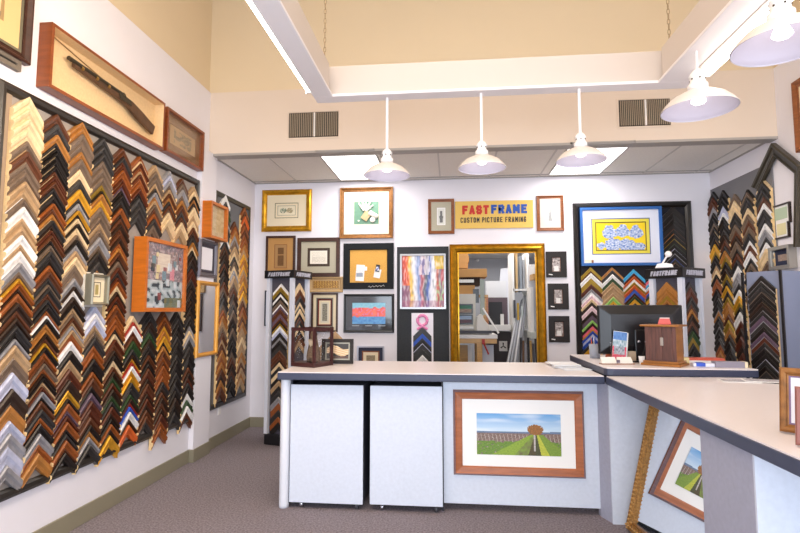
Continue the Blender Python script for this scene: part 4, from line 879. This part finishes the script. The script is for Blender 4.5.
m = MB()
for x in (-.035, .02): m.lathe([(0, 0), (.011, 0), (.011, .008), (0, .008)], STEEL, Matrix.Translation((x, -.076, .16)) @ Matrix.Rotation(R(90), 4, 'X'), 12)
m.build('round_plugs', t); MB().tube([(.02, -.08, .155), (.0, -.09, .09), (-.03, -.085, .02)], .004, BLACKP, 6).build('cable', t)
# wooden box
bl, br2 = at(643, 362, Y=4.02), at(682, 362, Y=4.02)
t = thing('wooden_box', 'upright weathered wooden box with moulded base in front of the monitor', 'wooden box', (1.60, 4.08, DT), R(-38))
BX = wood('weathered_walnut', '5c3a32', .35, .5, (50, 50, 6)); BXS = wood('polished_oak_side', '9a6224', .2)
w_, d_, h_ = .108, .085, .29
MB().box(-w_, w_, -d_, d_, .035, h_, BXS).box(-w_+.001, w_-.001, -d_-.003, -d_, .036, h_-.002, BX).build('body', t)
MB().prism([(-w_-.03, -d_-.03), (w_+.03, -d_-.03), (w_+.03, d_+.02), (-w_-.03, d_+.02)], 0, .018, BXS).prism([(-w_-.016, -d_-.018), (w_+.016, -d_-.018), (w_+.016, d_+.01), (-w_-.016, d_+.01)], .018, .036, BXS).build('base_moulding', t, bevel=.004)
MB().box(-w_-.028, w_+.028, -d_-.028, d_+.02, h_, h_+.014, BXS).build('lid', t, bevel=.004)
for x in (-.09, -.045, .0, .07): MB().box(x-.012, x+.012, -d_-.008, -d_-.003, .04, h_-.004, BX).build('front_stile', t)
MB().box(.0, .022, -d_-.012, -d_-.003, .15, .21, mat('worn_latch', '9c948c', .5, .3)).build('latch', t, bevel=.003)
t = thing('card_holder', 'small red and white card holder on top of the wooden box', 'card holder', (1.60, 4.06, DT+.305), R(-25)); MB().prism([(-.045, 0), (.045, 0), (.035, .045), (-.03, .045)], -.02, .02, mat('red_card', 'd86058', .5), 'y').build('holder', t)
MB().box(-.03, .036, -.012, .012, .02, .05, PAPER).build('cards', t)
# pen cup, brochures, card rack
p = at(595.5, 356, Z=DT); t = thing('pen_cup', 'pale grey pen cup with pens at the left of the raised desk', 'pen cup', (1.235, 4.62, DT))
MB().lathe([(0, 0), (.042, 0), (.048, .12), (.045, .12), (.040, .006), (0, .006)], mat('grey_cup', 'a4abb8', .4), None, 20).build('cup', t)
for k, (x, y, hx, nm) in enumerate(((-.02, 0, 'd8642a', 'orange pen in the grey cup'), (.008, .012, '3458b8', 'blue pen in the grey cup'), (.022, -.01, 'c83a3a', 'red pen in the grey cup'), (-.008, -.015, 'e8e8ee', 'white pen in the grey cup'))):
    o = MB().tube([(0, 0, 0), (x*.8, y*.8, .15), (x, y, .175)], [.004, .004, .0015], mat('pen_%d' % k, hx, .4), 8).build('pen', loc=(1.235+x*.6, 4.62+y*.6, DT+.008)); tag(o, nm, 'pen')
t = thing('brochure_holder', 'upright clear holder of red and blue brochures before the monitor', 'brochure holder', (1.315, 4.24, DT), (0, 0, 0))
MB().box(-.055, .055, -.022, -.019, 0, .09, GLASS).box(-.055, .055, .02, .024, 0, .16, GLASS).box(-.055, .055, -.022, .024, 0, .004, GLASS).build('holder', t)
def broch(u, v):
    if v > .72: return mix('3f6ab0', '6a9ad0', nz(u*8, v*8))
    if v > .50: return mix('dfe6ee', '5a8a9a', nz(u*8, v*9)*1.2)
    if v > .22 and .12 < u < .9: return mix('2c3040', 'c8d0dc', nz(u*9, v*12))
    return lin('e0385a')
for k in range(3):
    o = MB().box(-.052, .052, 0, .004, 0, .235-.004*k, PAPER, Matrix.Rotation(R(-6), 4, 'X')).build('brochure', loc=(1.31+.008*k, 4.228+.009*k, DT+.010), rot=(0, R(7), 0)); tag(o, ('front red and blue brochure in the clear holder', 'second brochure in the clear holder, slightly offset', 'rear brochure in the clear holder, furthest right')[k], 'brochure', 'brochures in the clear holder')
    if k == 0:
        q = art('print', .104, .23, 20, 40, broch, o, z=.002); q.rotation_euler = (R(-6), 0, 0); q.location = (0, -.0008, 0)
t = thing('business_card_rack', 'low white rack of business cards at the corner of the raised desk', 'card rack', (1.262, 4.12, DT), R(6))
for x in (-.062, .062):
    MB().poly([(x-.058, -.025, .0), (x+.056, -.025, 0), (x+.056, .02, .052), (x-.054, .02, .052), (x-.058, .03, 0), (x+.056, .03, 0)], [(0, 1, 2, 3), (3, 2, 5, 4), (0, 3, 4), (1, 5, 2), (0, 4, 5, 1)], mat('ivory_card', 'ece9e2', .6)).build('card_pocket', t)
MB().box(-.124, .124, -.03, .034, 0, .006, BRN).build('tray', t)
o = MB().box(-.012, .012, -.03, -.026, .012, .034, mat('tiny_print', '6a6070', .7)).build('label', t)
p = at(604, 353, Z=DT); o = MB().lathe([(0, 0), (.03, 0), (.036, .02), (.034, .05), (.02, .062), (0, .064)], mat('orange_plastic', 'b0522c', .4), None, 12).build('tape_dispenser', loc=(1.30, 4.42, DT)); tag(o, 'small orange brown tape roll between pen cup and brochures', 'tape roll')
o = MB().box(-.03, .03, -.02, .02, 0, .085, mat('tan_card_box', 'b8a48c', .7)).build('small_box', loc=(1.43, 4.30, DT), rot=R(5)); tag(o, 'small tan box just right of the brochures', 'box')
o = MB().prism([(-.012, 0), (.014, 0), (.026, .06), (-.018, .06)], -.008, .008, PAPER, 'y').build('paper_tent', loc=(1.45, 4.14, DT)); tag(o, 'tiny white folded card left of the wooden box', 'card')
o = MB().box(-.022, .022, -.012, .012, 0, .055, mat('cream_box', 'e8d49a', .6)).build('small_box', loc=(1.765, 4.12, DT)); tag(o, 'tiny cream box tucked at the right side of the wooden box', 'box')
def wrapper(u, v): return lin('3a5fd0') if nz(u*6, v*4) > .55 else mix('f0f0f4', 'd8dcf0', nz(u*8, v*8))
o = MB().box(-.10, .10, -.04, .04, 0, .028, mat('blue_white_packet', 'dfe3f4', .5)).build('packet', loc=(1.86, 4.0, DT), rot=R(-8), bevel=.008); tag(o, 'blue and white packet lying right of the wooden box', 'packet')
MB().box(-.08, -.02, -.041, .041, .004, .0285, mat('packet_blue', '3458c8', .5)).build('blue_band', o)
o = MB().box(-.15, .15, -.05, .05, 0, .045, mat('red_white_box', 'c8553c', .5)).box(-.149, .149, -.051, .0, .004, .028, mat('box_white', 'ece8e6', .6)).build('flat_box', loc=(1.92, 4.22, DT), rot=R(-4)); tag(o, 'long flat red and white box behind the packet', 'box')
o = MB().box(-.105, .09, -.035, .035, 0, .042, mat('mauve_grey_box', '8f8a98', .7)).box(.09, .11, -.035, .035, 0, .042, CREAM).build('tape_box', loc=(2.0, 3.97, DT), rot=R(-2)); tag(o, 'mauve grey oblong box at the right end of the raised desk', 'box')
# white lamp on the tower header
p = at(667, 268, Y=4.80); t = thing('small_desk_lamp', 'small white jointed lamp on top of the desk display tower', 'lamp', (p.x, 4.86, 1.882), R(-20))
MB().prism([(-.075, 0), (.075, 0), (.065, .03), (.02, .042), (-.055, .038)], -.035, .035, WHITEP, 'y').build('base', t, bevel=.005)
MB().tube([(-.015, 0, .035), (.03, 0, .115)], .008, WHITEP, 8).build('arm', t)
MB().lathe([(0, -.03), (.022, -.024), (.03, 0), (.022, .02), (0, .028)], WHITEP, Matrix.Translation((.04, 0, .125)) @ Matrix.Rotation(R(60), 4, 'Y'), 16).build('lamp_head', t)
# frames standing on the right counter
p = at(780.5, 431, Z=CT)
def easel(loc, rot, W, H, fm, fw, lab, pic):
    f = frame_at('back', (0, 0, W, H), lab, fm, fw, depth=.025, prof='round', layers=((mat('line_mauve', '7a6488', .6), .006), (mat('pale_sky_mat', 'e6e8f2', .8), .06)), picture=pic, loc=loc, rot=rot)
    MB().box(-.03, .03, 0, .004, 0, H*.8, DARK, Matrix.Translation((0, .004, .01)) @ Matrix.Rotation(R(-18), 4, 'X') @ Matrix.Translation((0, 0, 0))).build('easel_back', f) if False else None
    return f
easel((1.37, 2.056, CT+.003), (R(-10), 0, R(-45)), .30, .245, BRZ, .032, 'bronze frame with pale mat standing on the right counter', mat('print_brick', 'a05a4a', .7))
easel((1.26, 1.88, CT+.003), (R(-10), 0, R(-45)), .20, .20, mat('rosewood_frame', '8c5a52', .35), .03, 'rosewood frame standing in front of the bronze frame, at the edge', PAPER)

# ------------------------------------------------------------------ the workshop seen through the opening
struct('wall_workshop_back', MB().box(-1.8, 3.3, 10.6, 10.7, 0, 2.6, mat('workshop_wall', 'c6c8ce', .8)))
struct('wall_workshop_left', MB().box(-1.9, -1.8, YB+.12, 10.7, 0, 2.6, mat('workshop_wall', 'c6c8ce', .8)))
struct('wall_workshop_right', MB().box(2.05, 2.15, YB+.12, 10.7, 0, 2.6, mat('workshop_wall', 'c6c8ce', .8)))
struct('ceiling_workshop', MB().box(-1.9, 3.3, YB+.12, 10.7, 2.55, 2.65, mat('workshop_ceiling', 'd9d6d2', .8)))
def wx(px, Y): return at(px, 300, Y=Y).x
def wz(py, Y, px=480): return at(px, py, Y=Y).z
def ws(name, lab, cat, px0, py0, px1, py1, Y, D, mt, bev=0, group=None, rot=0):
    a, b = at(px0, py0, Y=Y), at(px1, py1, Y=Y); cx = (a.x+b.x)/2; w = (b.x-a.x)/2
    o = MB().box(-w, w, 0, D, 0, a.z-b.z, mt).build(name, loc=(cx, Y, b.z), bevel=bev, rot=rot); return tag(o, lab, cat, group)
KR = mat('cardboard', 'b98a54', .8, 0, .08, (8, 8, 8)); OAK = wood('shelf_oak', 'c79a5a', .15)
WG = mat('workshop_grey', '4a4448', .7)
# shelf with boards, left
Yq = 7.9
t = thing('high_shelf', 'wooden shelf high on the left of the workshop', 'shelf', (wx(466, Yq), Yq, wz(297, Yq)))
MB().box(-.55, .33, 0, .5, 0, .035, OAK).build('shelf_board', t)
MB().box(-.5, -.46, 0, .5, -1.5, 0, OAK).build('upright', t); MB().box(.285, .33, .44, .5, -1.55, 0, OAK).build('upright', t)
for k in range(3): ws('cardboard_box', ('lowest', 'middle', 'topmost')[k]+' of the cardboard boxes stacked on the workshop shelf', 'box', 440, 262-6*k, 468+(k == 1), 268-6*k+.2, Yq+.05, .35, KR, .004, 'cardboard boxes on the workshop shelf')
ws('cardboard_box', 'long open cardboard box projecting over the workshop shelf', 'box', 445, 269, 487, 277, Yq-.1, .45, KR, .004)
ws('dark_gap_block', 'dark block standing for the shaded gap below the long cardboard box', 'box', 445, 277, 480, 285.5, Yq-.05, .4, mat('gap_shade', '3a2a20', .8), .003)  # solid block, its dark colour paints the shade of an open gap
ws('cardboard_box', 'lower tan cardboard box under the dark gap on the shelf', 'box', 445, 285.5, 475, 296.5, Yq-.08, .4, KR, .004)
ws('rolled_papers', 'white papers showing in the dark gap on the workshop shelf', 'paper', 458, 279.5, 474, 282.5, Yq-.075, .02, PAPER)
ws('white_cabinet', 'white cabinet door below the workshop shelf', 'cabinet', 440, 294, 476, 334, 7.72, .3, mat('off_white_board', 'e2ddd2', .7))
def green(u, v): return mix('1d5a3c', '3a8a6a', nz(u*5, v*5)) if v > .45 else mix('7a3a2a', 'b8a890', nz(u*7, v*9))
def greenb(u, v): return mix('8aa8c8', 'b8c8dc', nz(u*5, v*5)) if v > .45 else mix('7a3040', '3a4a50', nz(u*7, v*9))
for (a, b, fn, lab) in ((304, 314, green, 'green landscape print, upper of two stacked in the workshop'), (314.5, 324.5, greenb, 'landscape print with red barn, lower of two stacked in the workshop')):
    P_, Q_ = at(444, a, Y=7.69), at(473, b, Y=7.69)
    frame_at('back', (0, 0, Q_.x-P_.x, P_.z-Q_.z), lab, BLACKP, .02, depth=.02, prof='box', picture=fn, res=(24, 10), loc=((P_.x+Q_.x)/2, 7.71, Q_.z+.001))
ws('black_panel', 'small black panel right of the white workshop cabinet', 'panel', 473, 289, 479, 303, 7.75, .02, BLACKP)
# mat cutter / machine
t = thing('mat_cutter', 'white machine with curved head on the workshop table', 'machine', (wx(482, 7.7), 7.62, wz(334, 7.7)))
m = MB().prism([(-.10, 0), (.10, 0), (.09, .13), (.03, .20), (-.02, .30), (-.09, .26), (-.10, .12)], -.09, .09, mat('machine_white', 'e3ded6', .5), 'y'); m.build('body', t, bevel=.02)
MB().tube([(.0, -.05, .38), (.22, -.1, .02)], .015, PAPER, 6).build('lever', t); MB().box(-.03, .03, -.03, .03, .28, .80, mat('pale_column', 'a8b0a4', .5)).build('column', t)
# work table
Yt = 7.45; t = thing('work_table', 'wooden workshop table with padded top and square legs', 'table', (wx(462, Yt), Yt, 0))
zt = wz(335, Yt); xr = wx(497, Yt)-t.location.x; MB().box(-.6, xr, 0, .75, zt-.05, zt, mat('table_white_top', 'e6e4e2', .5)).build('table_top', t)
MB().box(-.6, xr-.01, .01, .74, zt-.12, zt-.05, OAK).build('apron', t)
for x, y in ((wx(479, Yt)-t.location.x, .02), (-.55, .02), (wx(479, Yt)-t.location.x, .68), (-.55, .68)): MB().box(x-.04, x+.04, y, y+.06, 0, zt-.12, OAK).build('leg', t)
ws('material_roll', 'grey roll of material, front one on the workshop table', 'roll', 440, 330.5, 492, 333.8, Yt+.05, .08, mat('roll_grey', '3e3e46', .5), .01, 'rolls on the workshop table')
ws('material_roll', 'white roll of material behind the grey one on the table', 'roll', 440, 326.5, 474, 329.5, Yt+.17, .08, PAPER, .01, 'rolls on the workshop table')
ws('leaning_board', 'white board leaning beneath the workshop table', 'board', 482, 345, 494, 372, 7.7, .03, mat('blue_white_board', 'd5dae6', .7))
ws('leaning_board', 'tan triangular backed board under the left of the table', 'board', 456, 345, 468, 372, 7.75, .03, OAK)
ws('leaning_board', 'white narrow board beside the tan board under the table', 'board', 468, 345, 472, 372, 7.74, .03, PAPER)
o = MB().box(-.02, .02, 0, .06, -.02, .05, mat('clamp_red', 'b03028', .5)).tube([(0, 0, 0), (.07, 0, -.16)], .012, mat('clamp_red', 'b03028', .5), 6).build('red_clamp', loc=(wx(483, 7.4), 7.42, wz(343, 7.4))); tag(o, 'red clamp hanging at the front edge of the workshop table', 'clamp')
# boards in the middle
ws('leaning_board', 'large taupe board standing behind the dark board in the workshop', 'board', 486, 297.5, 508, 326, 8.6, .03, mat('taupe_board', '6e6068', .8))
ws('leaning_board', 'dark charcoal board leaning in front of the taupe board', 'board', 489, 302, 502.5, 325, 8.5, .03, mat('charcoal_sheet', '34353a', .7))
ws('leaning_board', 'narrow orange brown board left of the charcoal board', 'board', 484, 295, 488.5, 324, 8.4, .03, wood('board_orange', 'b87848'))
ws('white_bench', 'white bench top under the charcoal and taupe boards', 'bench', 486, 325, 511, 330.5, 8.3, .5, PAPER)
ws('bench_cabinet', 'grey cupboard under the white workshop bench', 'cabinet', 488, 332, 512, 375, 8.45, .4, WG)
t = thing('notice', 'small white notice with a dark symbol on the grey cupboard', 'sign', (wx(502.5, 8.43), 8.44, wz(351, 8.43)))
MB().box(-.065, .065, 0, .008, 0, .16, PAPER).build('sheet', t); m = MB(); 
for a in (90, 210, 330): m.tube([(0, -.002, .08), (.045*math.cos(R(a)), -.002, .08+.055*math.sin(R(a)))], [.006, .012], BLACKP, 6)
m.build('symbol', t)
ws('pointed_offcut', 'small white upright offcut on the white bench', 'offcut', 500.5, 314, 504, 325, 8.35, .03, PAPER)
# tall white boards leaning
t = thing('leaning_board', 'tall white board leaning against the workshop back wall', 'board', (wx(510, 9.6), 9.9, 0), (R(-3), 0, 0))
MB().prism([(-.34, 0), (.10, 0), (.10, 2.33), (-.12, 2.30)], 0, .03, mat('bright_white_board', 'e0e2ea', .6), 'y').build('panel', t)
ws('white_rack', 'row of white boards standing upright behind the bench', 'rack', 486, 281, 508, 394.5, 9.2, .2, mat('rack_white', 'e4e6ea', .7))
m = MB()
o = ws('leaning_board', 'narrow white board with dark marks right of the white rack', 'board', 508.5, 270, 513.5, 396.5, 9.0, .03, mat('rack_white', 'e4e6ea', .7))
m = MB(); hgt = .0
for k in range(3): m.box(-.025, .02, -.003, 0, 1.85+.12*k, 1.90+.12*k, BLACKP)
m.build('dark_marks', o)
# right: mouldings lengths and rack
for k, (a, b, top_, hx, lab) in enumerate(((519, 506, 306, 'c9ccd2', 'pale leaning moulding length, first from the left'), (522, 509.5, 300, 'a9adb6', 'silver leaning moulding length, second from the left'), (524.5, 513.5, 296, 'd9dade', 'white leaning moulding length, third from the left'), (527, 518, 290, '8d9098', 'grey leaning moulding length, rightmost'))):
    P_, Q_ = at(a, top_, Y=8.5), at(b, 372, Y=7.6)
    o = MB().tube([(0, 0, 0), P_-Q_], .022, mat('length_%d' % k, hx, .4), 4).build('moulding_length', loc=Q_); tag(o, lab+' in the workshop', 'moulding length', 'leaning moulding lengths')
for k, (px, hx, lab) in enumerate(((516.5, 'c8a878', 'tan upright board left in the tall workshop rack'), (520.5, '9aa6b4', 'blue grey upright board in the tall workshop rack'), (524, 'e8e8ea', 'white upright board right in the tall workshop rack'))):
    o = ws('rack_board', lab, 'board', px-1.3, 252+k*4, px+1.6, 292, 8.3+.1*k, .25, mat('rackboard_%d' % k, hx, .6))
t = thing('tall_rack', 'tall white rack frame on the right of the workshop', 'rack', (wx(520, 8.3), 8.25, 0))
xl, xr = wx(513, 8.3)-t.location.x, wx(528, 8.3)-t.location.x
for x in (xl, xr): MB().box(x-.02, x+.02, 0, .5, 0, 2.45, PAPER).build('upright', t)
for z in (wz(291, 8.3), wz(330, 8.3)): MB().box(xl, xr, 0, .5, z, z+.03, PAPER).build('shelf', t)
for k, (px, hx, lab) in enumerate(((514.5, '3a3c44', 'dark tool hanging at the left of the rack'), (518, 'c8a03a', 'yellow tool hanging on the rack'), (522, 'c9d2d0', 'pale tool hanging at the right of the rack'))):
    ws('hanging_tool', lab+' in the workshop', 'tool', px-1, 300+k*3, px+1.4, 318+k*2, 8.2, .04, mat('tool_%d' % k, hx, .5), .005)
t = thing('white_shelf_unit', 'white shelf unit along the right workshop wall', 'shelf', (wx(537, 8.0), 8.0, 0))
MB().box(-.12, .35, 0, .03, 0, 2.2, mat('unit_white', 'd6d8dc', .7)).build('back_panel', t); MB().box(-.14, -.10, -.3, .03, 0, wz(288, 8), PAPER).build('side_panel', t)
MB().box(-.10, .35, -.3, 0, wz(281, 8), wz(275.5, 8), OAK).build('oak_shelf', t); MB().box(-.16, .35, -.4, 0, wz(337, 8), wz(331, 8), mat('pale_worktop', 'c9cec8', .5)).build('work_surface', t)
MB().tube([(.1, -.05, wz(275, 8)), (.11, -.05, wz(262, 8))], .05, mat('plant_green', '5a9a6a', .8), 8).build('green_container', t)
for k in range(7):
    px = 521+k*2.6; P_ = at(px, 338+(k % 3)*3, Y=7.55); hx = ('2e2a2c', '6a4a34', '9a9aa2', '1f1f24', 'c8a060', '57585e', '2a2c34')[k]
    o = MB().tube([(0, 0, 0), (.05-.012*k, .15, P_.z)], .02, mat('stick_%d' % k, hx, .5), 4).build('moulding_offcut', loc=(P_.x-.04+.01*k, 7.5, 0)); tag(o, ('%s upright moulding offcut, %s from the left, below the work surface' % (('dark', 'brown', 'silver', 'black', 'tan', 'grey', 'navy')[k], ORD[k])), 'moulding offcut', 'moulding offcuts in the workshop')
o = MB().lathe([(0, 0), (.03, 0), (.03, .03), (0, .05)], mat('detector', 'f0f0f0', .5), Matrix.Rotation(math.pi, 4, 'X'), 12).build('ceiling_detector', loc=(wx(478, 10.2), 10.2, 2.5)); tag(o, 'small white device on the workshop ceiling', 'smoke detector')
